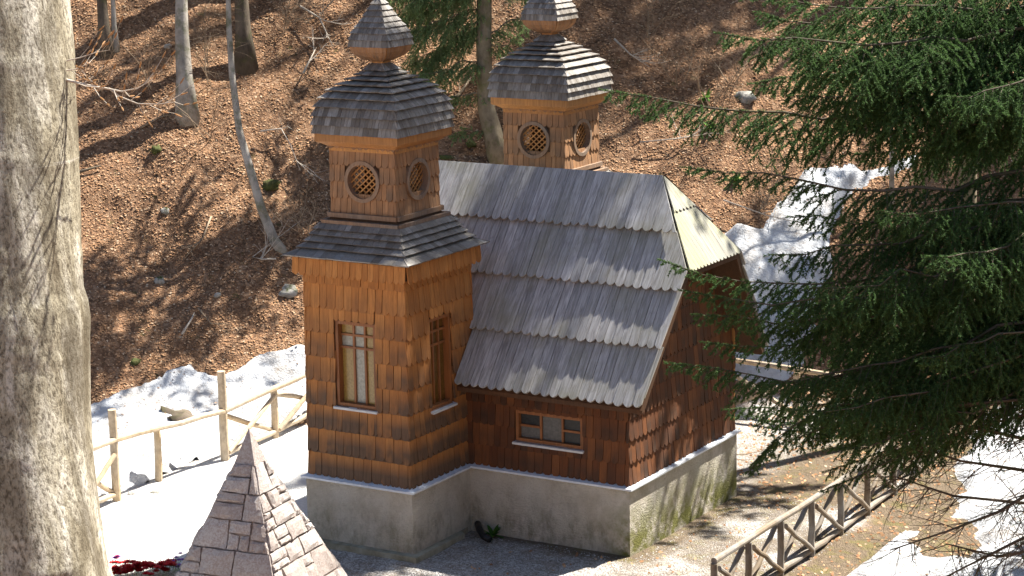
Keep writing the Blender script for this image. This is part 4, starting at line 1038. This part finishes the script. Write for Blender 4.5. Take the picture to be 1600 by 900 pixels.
B_ = [
    ([(1150, -18), (1300, 8), (1450, 16), (1600, 12)], [-.6, -.5, -.3, -.2], .40, 13, .020, .7),
    ([(1128, 52), (1230, 62), (1400, 66), (1600, 46)], [-.9, -.8, -.5, -.2], .62, 17, .022, .9),
    ([(948, 142), (1015, 152), (1120, 170), (1290, 182), (1450, 172), (1600, 150)], [-.3, -.3, -.2, -.1, 0, 0], .52, 15, .026, 1.0),
    ([(1180, 130), (1330, 110), (1480, 90), (1620, 60)], [.5, .5, .4, .2], .6, 16, .02, 1.0),
    ([(1075, 262), (1180, 268), (1290, 288), (1400, 298), (1500, 288), (1600, 268)], [-.8, -.7, -.6, -.5, -.3, -.2], .40, 13, .022, .8),
    ([(1330, 240), (1450, 230), (1600, 200)], [.6, .5, .3], .5, 14, .02, 1.0),
    ([(1205, 398), (1300, 388), (1420, 372), (1600, 330)], [-.4, -.4, -.3, -.2], .55, 16, .022, .9),
    ([(1038, 408), (1100, 430), (1180, 442), (1260, 444), (1420, 430), (1600, 380)], [.4, .4, .3, .3, .2, .1], .36, 15, .018, .8),
    ([(1092, 492), (1180, 500), (1290, 505), (1420, 490), (1600, 430)], [-.6, -.6, -.5, -.4, -.2], .52, 18, .022, .8),
    ([(1050, 568), (1140, 582), (1240, 592), (1400, 570), (1600, 510)], [-.2, -.2, -.2, -.1, 0], .48, 18, .02, .8),
    ([(1140, 640), (1220, 640), (1330, 630), (1450, 600), (1620, 540)], [.5, .5, .4, .3, .1], .55, 18, .02, 1.0),
    ([(1180, 722), (1225, 670), (1300, 640), (1420, 620), (1600, 570)], [-.5, -.5, -.5, -.4, -.2], .34, 16, .016, .7),
    ([(1270, 450), (1380, 440), (1480, 420), (1620, 390)], [-1.0, -.9, -.7, -.4], .6, 18, .022, 1.0),
    ([(1310, 540), (1400, 530), (1500, 500), (1620, 470)], [.8, .7, .5, .3], .6, 18, .022, 1.0),
    ([(1300, 700), (1380, 690), (1480, 650), (1620, 600)], [-.8, -.8, -.6, -.4], .40, 12, .02, .9),
    ([(1260, 690), (1350, 660), (1480, 610), (1620, 560)], [.3, .3, .2, .1], .5, 16, .02, 1.0),
    ([(1290, 765), (1360, 735), (1460, 690), (1620, 640)], [-.3, -.3, -.2, -.1], .28, 10, .018, .7),
    ([(1380, 330), (1480, 330), (1620, 300)], [-.9, -.8, -.5], .6, 16, .02, 1.0),
    ([(1450, 400), (1520, 400), (1640, 350)], [-1.2, -1.0, -.6], .55, 18, .02, .9),
    ([(1440, 560), (1520, 540), (1640, 500)], [-1.1, -.9, -.5], .4, 12, .02, .8),
    ([(1410, 40), (1500, 30), (1640, 0)], [.3, .3, .1], .55, 14, .02, 1.0),
    ([(1480, 150), (1550, 140), (1660, 110)], [-.9, -.8, -.5], .6, 16, .02, 1.0),
    ([(1072, 455), (1150, 470), (1250, 478), (1400, 462), (1620, 410)], [-.9, -.9, -.8, -.6, -.3], .42, 17, .02, .8),
    ([(1105, 535), (1180, 540), (1300, 540), (1420, 520), (1620, 470)], [.3, .3, .2, .2, .1], .42, 17, .02, .8),
    ([(1172, 735), (1215, 690), (1290, 660), (1400, 630), (1620, 560)], [.2, .2, .2, .1, 0], .34, 15, .018, .9),
    ([(1295, 735), (1350, 715), (1430, 690), (1620, 620)], [.5, .5, .4, .2], .42, 15, .018, .9),
    ([(1240, 640), (1320, 640), (1430, 610), (1620, 550)], [-1.1, -1.0, -.8, -.5], .45, 15, .018, .9),
    ([(1190, 20), (1290, 40), (1420, 48), (1620, 25)], [.2, .2, .1, 0], .6, 18, .02, .9),
    ([(1240, 150), (1340, 150), (1460, 135), (1620, 105)], [-.6, -.5, -.4, -.2], .62, 18, .02, .9),
    ([(1300, -25), (1400, -10), (1500, -15), (1640, -40)], [-.3, -.3, -.2, -.1], .6, 17, .02, .9),
    ([(1390, 210), (1470, 205), (1640, 170)], [-.4, -.4, -.2], .6, 17, .02, .9),
    ([(1230, 480), (1320, 470), (1430, 450), (1620, 400)], [.9, .8, .6, .3], .6, 16, .02, .9),
    ([(1200, 600), (1300, 585), (1420, 555), (1620, 500)], [-.9, -.8, -.6, -.4], .6, 16, .02, .9),
    ([(1350, 590), (1430, 590), (1520, 570), (1640, 540)], [-.5, -.4, -.3, -.2], .55, 16, .02, .9),
    ([(1240, 340), (1330, 350), (1450, 340), (1620, 310)], [.2, .2, .1, 0], .5, 15, .02, .9),
    ([(1250, 90), (1380, 100), (1500, 95), (1640, 70)], [-.5, -.4, -.3, -.2], .6, 16, .02, .9),
    ([(1500, 480), (1560, 470), (1660, 440)], [.4, .3, .2], .6, 17, .02, .9),
]
for b in B_: sbranch(*b)
# lower, mostly dead branches: thin twigs, few needles
for pts, d in (([(1370, 580), (1440, 640), (1520, 668), (1620, 690)], -.2), ([(1390, 860), (1480, 830), (1560, 800), (1660, 740)], -.4), ([(1410, 690), (1500, 720), (1600, 735)], .2),
               ([(1440, 640), (1530, 630), (1640, 620)], -.5), ([(1400, 745), (1490, 775), (1640, 790)], .3), ([(1470, 905), (1540, 870), (1640, 820)], -.3), ([(1480, 850), (1560, 870), (1660, 850)], .1)):
    q = [atd(x, y, TS + d) for x, y in pts][::-1]; q = [np.array((sx, sy, q[0][2] + .1))] + q
    m = MB(); m.tube(q, [.02 * (1 - .75 * i / (len(q) - 1)) for i in range(len(q))], 6, False); Q = np.array(q); sh = []
    Lc = np.r_[0, np.cumsum(np.linalg.norm(np.diff(Q, axis=0), axis=1))]
    for i in range(46):
        f = rr.uniform(.3, 1); c = np.array([np.interp(f * Lc[-1], Lc, Q[:, a]) for a in range(3)]); dirn = np.array((rr.gauss(-.5, .5), rr.gauss(-.3, .5), rr.gauss(-.5, .35))); dirn /= np.linalg.norm(dirn)
        limb(m, c, dirn, rr.uniform(.2, .55), .005, 1, rr, 3, .06)
        if rr.random() < .35: sh.append((c + dirn * .1, c + dirn * .3))
    br = m.build('branch', M['dark_bark'], spr); needles(sh, 350, .02, .004, 'needles', M['needle'], br)

# foreground beech on the left edge
TB = 11.0
edge = [(-60, 104), (0, 108), (100, 113), (200, 119), (300, 122), (400, 125), (450, 128), (470, 135), (500, 140), (560, 139), (640, 140), (700, 143), (760, 149), (800, 154), (850, 160), (900, 167), (960, 185), (1060, 240)]
b0 = atd(-20, 700, TB); bz = float(terrain(b0[0], b0[1]))
beech = empty('beech_tree', (b0[0], b0[1], bz), 'thick grey beech trunk filling the left edge of the picture', 'tree')
ppm = FOC / TB; NA, rows_ = 96, []
Zs, Cs, Rs = [], [], []
for (py, ex) in edge[::-1]:
    Rpx = 132 + max(0, (py - 600)) * .075
    p = atd(ex - Rpx, py, TB); Zs.append(p[2]); Cs.append(p[:2]); Rs.append(Rpx / ppm)
Zs, Cs, Rs = np.array(Zs), np.array(Cs), np.array(Rs)
zz = np.r_[np.linspace(bz - .4, Zs[0], 10)[:-1], np.linspace(Zs[0], Zs[-1], 210), np.linspace(Zs[-1], Zs[-1] + 10, 14)[1:]]
cx_ = np.interp(zz, Zs, Cs[:, 0]); cy_ = np.interp(zz, Zs, Cs[:, 1]); rd = np.interp(zz, Zs, Rs) * np.where(zz > Zs[-1], 1 - .07 * (zz - Zs[-1]), 1) * np.where(zz < Zs[0], 1 + .35 * (Zs[0] - zz), 1)
th = np.linspace(0, 2 * math.pi, NA, endpoint=False); TH, ZZ = np.meshgrid(th, zz)
ct, st_ = np.cos(TH), np.sin(TH)
lowf = np.clip((Zs.min() + 1.2 - ZZ) / 1.6, 0, 1)
disp = .022 * fbm(ct * 2.2, st_ * 2.2, ZZ * .9, 51, 4) + .05 * lowf * np.cos(TH * 5 + .6) + .008 * fbm(ct * 9, st_ * 9, ZZ * 5, 57, 3)
disp += .0025 * np.maximum(0, np.sin(ZZ * 13 + 1.5 * noise(ct * 1.2, st_ * 1.2, ZZ * .6, 3)) - .86) / .14
# bulge and old wound across the trunk
disp -= .03 * np.exp(-((ZZ - (bz + 2.35 + .06 * np.sin(3 * TH))) / .035) ** 2) * np.clip(noise(ct * 3, st_ * 3, 0, 77) + .45, 0, 1)
RR = rd[:, None] + disp
V = np.stack([cx_[:, None] + RR * ct, cy_[:, None] + RR * st_, ZZ], -1).reshape(-1, 3) - np.array((b0[0], b0[1], bz))
id_ = np.arange(len(zz) * NA).reshape(len(zz), NA); n1_ = np.roll(id_, -1, 1)
Fq = np.stack([id_[:-1], n1_[:-1], n1_[1:], id_[1:]], -1).reshape(-1, 4)
tr_ = bpy.data.objects.new('trunk', np_mesh('trunk', V, Fq, M['old_beech'], True)); COL.objects.link(tr_); tr_.parent = beech
m = MB(); rb_ = random.Random(3); tz = Zs[-1]
for i in range(5): 
    a = rb_.uniform(2.6, 5.2); limb(m, (cx_[-1], cy_[-1], tz + 7 + i * .6), (math.cos(a), math.sin(a), .8), 4.5, .09, 2, rb_, 5)
m.build('crown', M['beech_bark'], beech)
def twig_branch(pts, r, t, parent, name='branch', buds=True, mat='twig_pale', seed=1, sub=9, sl=.13):
    rq = random.Random(seed); q = np.array([atd(x, y, t) for x, y in pts]); m = MB(); m.tube(q, [r * (1 - .75 * i / (len(q) - 1)) for i in range(len(q))], 6, False)
    Lc = np.r_[0, np.cumsum(np.linalg.norm(np.diff(q, axis=0), axis=1))]; ends = []
    for i in range(sub):
        f = (i + .8) / sub; c = np.array([np.interp(f * Lc[-1], Lc, q[:, a]) for a in range(3)]); d = CR * rq.uniform(.2, 1) + CU * rq.choice((-1, 1)) * rq.uniform(.3, .9) + CF * rq.gauss(0, .5)
        d /= np.linalg.norm(d); L = sl * rq.uniform(.5, 1.3); p2 = [c, c + d * L * .5, c + d * L + CU * .02]; m.tube(p2, [r * .4, r * .3, r * .18], 4, False); ends += [(p2[1], d), (p2[2], d)]
    br = m.build(name, M[mat], parent, True)
    if buds:
        for c, d in ends:
            m = MB(); d = d + CU * rq.uniform(-.2, .8); d /= np.linalg.norm(d); m.tube([c, c + d * .012, c + d * .03, c + d * .042], [.001, .0045, .004, .0008], 5, False); m.build('bud', M['bud'], br)
    return br
twig_branch([(100, 124), (135, 133), (165, 138), (190, 143), (215, 138), (242, 122)], .008, TB - .1, beech, seed=2, sub=9)
twig_branch([(170, 138), (185, 150), (215, 162), (245, 163), (275, 159)], .005, TB - .1, beech, seed=3, sub=8)
twig_branch([(104, 95), (125, 90), (150, 82), (172, 78)], .004, TB - .1, beech, seed=4, sub=6)
twig_branch([(104, 110), (120, 108), (140, 98)], .004, TB - .1, beech, seed=6, sub=5)

# visible trees on the slope
def slope_tree(name, pts, rpx, label, mat, seed, height=14, nb=5, group=None):
    base, t = hit(*pts[0]); q = [np.array(base) - np.array((0, 0, .25))] + [atd(x, y, t) for x, y in pts[1:]]
    last = q[-1]; d = (q[-1] - q[-2]); d /= np.linalg.norm(d); d = d * .3 + np.array((0, 0, 1)); d /= np.linalg.norm(d)
    q += [last + d * height * .3, last + d * height * .7, last + d * height]
    return bare_tree(name, (base[0], base[1], float(terrain(base[0], base[1]))), height, rpx * t / FOC, label, group, seed, mat, .55, q, nb)
slope_tree('beech_tree', [(293, 180), (288, 120), (284, 50), (283, -20)], 15, 'grey beech trunk with pale patches on the slope, upper left', 'beech_bark', 1)
slope_tree('beech_tree', [(450, 392), (428, 375), (408, 325), (392, 268), (374, 205), (363, 120), (358, 50), (356, -20)], 8.5, 'slender curved young beech bending out from the slope left of the tower', 'beech_bark', 2, 9)
slope_tree('beech_tree', [(384, 102), (380, 50), (376, -15)], 15, 'dark trunk in shade behind the curved young beech', 'dark_bark', 3)
slope_tree('beech_tree', [(166, 84), (162, 40), (158, -15)], 11, 'dark trunk at the top left corner beside the big beech', 'dark_bark', 4)
slope_tree('beech_tree', [(183, 82), (178, 40), (176, -15)], 5, 'thin pale trunk at the top left beside a dark one', 'beech_bark', 5, 10)
slope_tree('beech_tree', [(1394, 330), (1393, 200), (1391, 90), (1390, -20)], 3.5, 'thin straight trunk half hidden behind the spruce boughs', 'beech_bark', 8, 10)
base, t7 = hit(785, 252)
sp2 = empty('spruce_tree', (base[0], base[1], float(terrain(base[0], base[1]))), 'slender spruce with bent mossy foot between the two towers', 'tree')
q = [np.array(base) - np.array((0, 0, .2))] + [atd(x, y, t7) for x, y in ((772, 215), (760, 170), (757, 120), (756, 60), (757, -10), (758, -120), (758, -1000))]
m = MB(); m.tube(q, [r * t7 / FOC for r in (21, 15.5, 13.5, 12.5, 12, 11.5, 10, 4)], 12, True, .03); m.build('trunk', M['spruce_bark'], sp2, True)
rs = random.Random(12)
for pts, dd, sl_ in (([(756, 60), (800, 30), (855, 20)], 0, .5), ([(757, 145), (720, 150), (690, 158)], -.3, .45), ([(757, 70), (790, 72), (815, 50)], -.3, .4), ([(757, 205), (725, 205), (705, 212)], -.2, .35),
                     ([(757, 100), (730, 95), (700, 108), (655, 118)], -.4, .7), ([(756, 40), (720, 60), (680, 80), (630, 100)], .2, .8), ([(756, 10), (710, 25), (660, 40), (610, 62)], -.2, .9),
                     ([(757, -30), (710, -10), (660, 10), (600, 25)], .3, 1.0), ([(757, -60), (710, -45), (665, -20), (640, 15)], -.4, 1.0), ([(757, -70), (700, -60), (640, -30), (590, -5)], .2, 1.0),
                     ([(757, -80), (790, -50), (820, -20), (835, 5)], .1, .8), ([(757, 30), (700, 60), (665, 100), (650, 150)], .1, .7)):
    qq = [atd(x, y, t7 + dd * i / (len(pts) - 1)) for i, (x, y) in enumerate(pts)]
    spruce_branch(qq, .022, rs, 17, sl_, .7, sp2, M['needle_light'], 190, .045, .013)
top7 = np.array((q[5][0], q[5][1], q[5][2])); V7 = []
for i in range(150):             # crown above the picture
    f = (i + rs.random()) / 150; a = rs.uniform(0, 6.28); Lb = 2.6 * (1.05 - f) * rs.uniform(.7, 1.1) + .2; c = top7 + (0, 0, 4.0 + 12 * f)
    d = np.array((math.cos(a), math.sin(a), -.12)); sd_ = np.array((-math.sin(a), math.cos(a), 0))
    for _ in range(int(10 + Lb * 14)):
        g_ = rs.random() ** .7; b = c + d * Lb * g_ + sd_ * rs.gauss(0, .17) * Lb * (1.1 - g_) + np.array((0, 0, rs.uniform(-.2, .02))); l_ = rs.uniform(.2, .42)
        dd = d * .6 + sd_ * rs.gauss(0, .7) + np.array((0, 0, rs.gauss(-.25, .3))); dd /= np.linalg.norm(dd); w_ = np.cross(dd, (rs.gauss(0, 1), rs.gauss(0, 1), 1)); w_ /= np.linalg.norm(w_) + 1e-6
        V7 += [b - w_ * .055, b + w_ * .055, b + dd * l_]
V7 = np.array(V7); tag(link('crown', np_mesh('crown', V7, np.arange(len(V7)).reshape(-1, 3), M['needle']), sp2), kind='stuff')

# forest higher up the slope, beyond the top of the picture: it casts the streaks of shade
glab = 'bare beech higher up the slope, above the top edge of the picture'; ggrp = 'forest trees up the slope'
spots = []; rf_ = random.Random(21)
while len(spots) < 30:
    x, y = rf_.uniform(-30, 14), rf_.uniform(8, 46); hpn = -.5 * (x + 11.6) + .62 * (y - 3.0)
    z = float(terrain(x, y)); v = np.array((x, y, z)) - CAM; py = 450 - FOC * (v @ CU) / (v @ CF)
    if hpn < 6.5 or (abs((x + 3) * .927 - (y + .6) * .375) < 0) or py > -30 or any(math.hypot(x - a, y - b) < 2.3 for a, b in spots): continue
    spots.append((x, y))
protos = []
for i, (x, y) in enumerate(spots):
    loc = (x, y, float(terrain(x, y)))
    if i < 4: protos.append(bare_tree('beech_tree', loc, 17, .27 + .03 * i, glab, ggrp, 60 + i, 'beech_bark', .4, None, 8))
    else: c_ = copy_tree(protos[i % 4], loc, rf_.uniform(0, 6.28), rf_.uniform(.7, 1.25), glab, ggrp)

# tall spruces: one is added behind the foreground boughs to shade the tower, the others stand up the slope
def tall_spruce(loc, H, label, group=None, seed=1, clear=.34):
    rq = random.Random(seed); e = empty('spruce_tree', loc, label, 'tree', group); L0 = np.array(loc, float); m = MB()
    m.tube([L0 - (0, 0, .3), L0 + (0, 0, 1), L0 + (0, 0, H * .5), L0 + (0, 0, H)], [.24, .18, .13, .02], 10, True, .03); m.build('trunk', M['spruce_bark'], e, True)
    V = []; nbr = 230
    for i in range(nbr):
        f = clear + (1 - clear) * (i + rq.random()) / nbr; a = rq.uniform(0, 6.28); Lb = 2.5 * (1.03 - f) / (1 - clear) * rq.uniform(.7, 1.1) + .2; c = L0 + (0, 0, H * f)
        d = np.array((math.cos(a), math.sin(a), -.25)); sd_ = np.array((-math.sin(a), math.cos(a), 0))
        nq = int(14 + Lb * 16)
        for q_ in range(nq):
            g = rq.random() ** .7; b = c + d * Lb * g + sd_ * rq.gauss(0, .28) * Lb * (1.1 - g) * .6 + np.array((0, 0, rq.uniform(-.25, .02)))
            l_ = rq.uniform(.2, .42); dd = d * .6 + sd_ * rq.gauss(0, .7) + np.array((0, 0, rq.gauss(-.3, .3))); dd /= np.linalg.norm(dd); w_ = np.cross(dd, (rq.gauss(0, 1), rq.gauss(0, 1), 1)); w_ /= np.linalg.norm(w_) + 1e-6
            V += [b - w_ * .06, b + w_ * .06, b + dd * l_]
    V = np.array(V); tag(link('crown', np_mesh('crown', V, np.arange(len(V)).reshape(-1, 3), M['needle']), e), kind='stuff'); return e
sxy = (1.5, 10.5); ts0 = tall_spruce((*sxy, float(terrain(*sxy))), 30, 'tall straight spruce added behind the drooping boughs at right to shade the tower', None, 3)
for i, (x, y) in enumerate(((-18.5, 22.5), (-4.0, 27.5), (4.5, 29.0), (1.6, 22.6))):
    copy_tree(ts0, (x, y, float(terrain(x, y))), i * 1.3, .75 + .07 * (i % 4), 'dark spruce higher up the slope, above the top edge of the picture', 'spruces up the slope')

rs1 = tall_spruce((9.4, 1.4, float(terrain(9.4, 1.4))), 24, 'dense unseen spruce added right of the terrace to block light', 'spruces right of the terrace', 9, .06)  # unseen spruces, added to keep skylight off the right-hand walls
for i, (x, y) in enumerate(((7.8, 5.6), (10.8, -1.6), (11.4, 3.8), (8.8, 9.4), (12.6, .6))):
    copy_tree(rs1, (x, y, float(terrain(x, y))), 1 + i * 1.7, .85 + .08 * (i % 3), 'dense unseen spruce added right of the terrace to block light', 'spruces right of the terrace')

# ------------------------------------------------------------------ fallen branches, rocks, shrubs on the slope
def fallen(pts, r, label, mat='twig', forks=3, seed=0, up_=.05):
    rq = random.Random(seed); q = []
    for x, y in pts: p = hit(x, y)[0]; q.append(np.array((p[0], p[1], float(terrain(p[0], p[1])) + up_ + r)))
    e = empty('fallen_branch', q[0], label, 'branch'); m = MB(); m.tube(q, [r * (1 - .7 * i / (len(q) - 1)) for i in range(len(q))], 6, True); m.build('stem', M[mat], e, True)
    for i in range(forks):
        f = rq.uniform(.25, .9) * (len(q) - 1); j = int(f); c = q[j] + (q[min(j + 1, len(q) - 1)] - q[j]) * (f - j); d = q[-1] - q[0]; d /= np.linalg.norm(d); d = d + np.array((rq.gauss(0, .5), rq.gauss(0, .5), rq.uniform(.1, .7)))
        m = MB(); limb(m, c, d, rq.uniform(.4, 1.0), r * .5, 1, rq, 4); m.build('side_twig', M[mat], e)
fallen([(112, 281), (135, 273), (158, 266)], .045, 'broken log end sticking out beside the big beech trunk', 'dark_bark', 0, 1)
fallen([(408, 232), (440, 225), (455, 250), (470, 290)], .02, 'pale bent branch on leaves right of the curved beech', 'twig_pale', 3, 2, .3)
fallen([(285, 530), (300, 505), (304, 497)], .028, 'short pale stick lying on leaves above the snow bank', 'twig_pale', 0, 3)
fallen([(432, 420), (410, 418), (395, 415), (470, 360)], .02, 'forked pale branch at the foot of the curved beech', 'twig_pale', 4, 4, .15)
fallen([(310, 490), (330, 512), (360, 512)], .018, 'dark curved stick above the snow bank', 'twig', 1, 5)
fallen([(470, 35), (500, 55), (520, 95)], .03, 'pale crooked branch on the slope left of the front knob', 'twig_pale', 4, 6, .3)
fallen([(475, 140), (485, 120), (495, 100)], .03, 'pale upright broken stick left of the front cupola', 'twig_pale', 2, 7, .3)
fallen([(700, 175), (718, 160), (735, 135)], .05, 'broken pale log behind the front cupola', 'log', 1, 8, .1)
fallen([(960, 80), (985, 105), (1015, 125)], .025, 'thin forked branch lying right of the rear cupola', 'twig_pale', 4, 9, .25)
fallen([(330, 345), (318, 380), (285, 415)], .02, 'long thin dark stick on the open leaf slope', 'twig', 2, 10)
fallen([(1000, 240), (1060, 235), (1110, 225)], .02, 'bundle of thin branches behind the roof ridge end', 'twig_pale', 6, 11, .2)
fallen([(1130, 345), (1200, 368), (1270, 385)], .018, 'thin bare branch across the snow tongue', 'twig_pale', 5, 12, .4)
fallen([(220, 205), (250, 190), (280, 182)], .02, 'thin stick on leaves left of the grey beech foot', 'twig', 2, 13)
fallen([(530, 30), (505, 60), (480, 75)], .02, 'thin drooping branch left of the front knob', 'twig', 4, 14, .5)
fallen([(1090, 720), (1110, 715), (1150, 718)], .02, 'dark twig on the path beyond the gable corner', 'twig', 1, 15)
def rock(px, py, s, label, mat='rock', sq_=(1, 1, .7), seed=0):
    p = hit(px, py)[0]; c = np.array((p[0], p[1], float(terrain(p[0], p[1])) - s * .2)); m = MB(); n, k = 14, 9; vs = []; s *= .85
    for i in range(k):
        ph = -math.pi / 2 + math.pi * i / (k - 1)
        for j in range(n):
            th = 2 * math.pi * j / n; d = np.array((math.cos(ph) * math.cos(th), math.cos(ph) * math.sin(th), math.sin(ph)))
            r = s * (1 + .9 * float(fbm(d[0] * 1.6 + seed * 7, d[1] * 1.6, d[2] * 1.6, seed))); vs.append(c + d * r * np.array(sq_))
    m.add(vs, [(i * n + j, i * n + (j + 1) % n, (i + 1) * n + (j + 1) % n, (i + 1) * n + j) for i in range(k - 1) for j in range(n)])
    o = m.build('rock', M[mat], None, True); tag(o, label, 'rock')
rock(450, 455, .24, 'sunlit mossy boulder beside the tower on the slope', 'rock', (1.2, 1, .8), 1)
rock(420, 288, .24, 'mossy green stone under the curved beech', 'moss', (1.3, 1, .55), 22)
rock(245, 233, .14, 'small dark mossy stone on the leaf slope', 'moss', (1, 1, 1), 3)
rock(250, 440, .14, 'small pale and green stone low on the leaf slope', 'rock', (1, 1, 1), 4)
rock(258, 330, .12, 'small pale stone in the middle of the leaf slope', 'rock', (1, 1, .8), 5)
rock(340, 462, .09, 'tiny white stone above the snow bank', 'rock', (1, 1, .8), 6)
rock(210, 565, .12, 'mossy lump just above the snow edge at left', 'moss', (1.2, 1, .6), 7)
rock(262, 72, .09, 'white stone beside moss uphill of the grey beech', 'rock', (1.2, 1, .8), 8)
rock(1160, 150, .22, 'pale rock on the slope behind the spruce tip', 'rock', (1.4, 1, .8), 9)
rock(735, 225, .16, 'mossy stone between the towers on the slope', 'moss', (1.4, 1, .5), 10)
rock(700, 245, .18, 'flat moss patch behind the roof ridge', 'moss', (1.6, 1, .35), 11)
rock(290, 672, .42, 'dirty earth covered boulder sticking out of the snow behind the fence', 'dark_bark', (1.5, 1.0, 1.3), 12)
rock(245, 770, .10, 'small pale stone at the fence foot left', 'rock', (1.4, 1, .6), 13)
rock(205, 772, .07, 'tiny pale stone beside the tall left fence post', 'rock', (1.3, 1, .7), 14)
rock(1265, 672, .16, 'dark stone beside the path behind the right fence', 'rock', (1.3, 1, .6), 15)
def shrub(px, py, h_, n, label, seed):
    p = hit(px, py)[0]; rq = random.Random(seed); c = np.array((p[0], p[1], float(terrain(p[0], p[1])))); e = empty('bare_shrub', c, label, 'shrub', 'leafless shrubs on the slope')
    for i in range(n):
        m = MB(); limb(m, c + np.array((rq.gauss(0, .08), rq.gauss(0, .08), -.05)), (rq.gauss(0, .45), rq.gauss(0, .45), 1), h_ * rq.uniform(.6, 1.2), .011, 2, rq, 4, .02); m.build('stem', M['twig'], e)
for i, (a, b, h_, n, l) in enumerate(((1110, 200, 1.8, 4, 'thin leafless shrub right of the rear tower in sun'), (1150, 130, 1.6, 4, 'leafless shrub on the slope behind the upper spruce bough'), (1185, 330, 1.3, 5, 'leafless shrub at the top of the snow tongue'),
      (1010, 60, 1.5, 3, 'leafless sapling near the top edge right of the rear knob'), (230, 140, 1.6, 4, 'leafless shrub between big beech and grey beech'), (330, 130, 1.7, 4, 'leafless shrub between grey beech and curved beech'),
      (440, 60, 1.5, 3, 'leafless shrub left of the front knob'), (150, 150, 1.3, 3, 'leafless shrub right beside the big beech trunk'), (470, 370, 1.1, 4, 'leafless shrub beside the skirt roof'), (1330, 230, 1.5, 5, 'leafless shrub uphill of the snow tongue'),
      (1480, 330, 1.6, 5, 'leafless shrub far right behind the spruce'), (330, 215, 1.2, 3, 'leafless shrub below the grey beech foot'), (1060, 130, 1.4, 3, 'leafless shrub in the bright leaf streaks right of the rear cupola'))): shrub(a, b, h_, n, l, 100 + i)
for i, (a, b, l) in enumerate(((1103, 155, 'bright green tuft in sun above the long spruce bough'), (1110, 205, 'small green fern clump beside a bare shrub'), (1150, 285, 'yellow green tuft at the top of the snow tongue'))):
    p = hit(a, b)[0]; leafy('green_tuft', (p[0], p[1], float(terrain(p[0], p[1]))), 14, .3, .04, M['leaf_green'], l, 'plant')
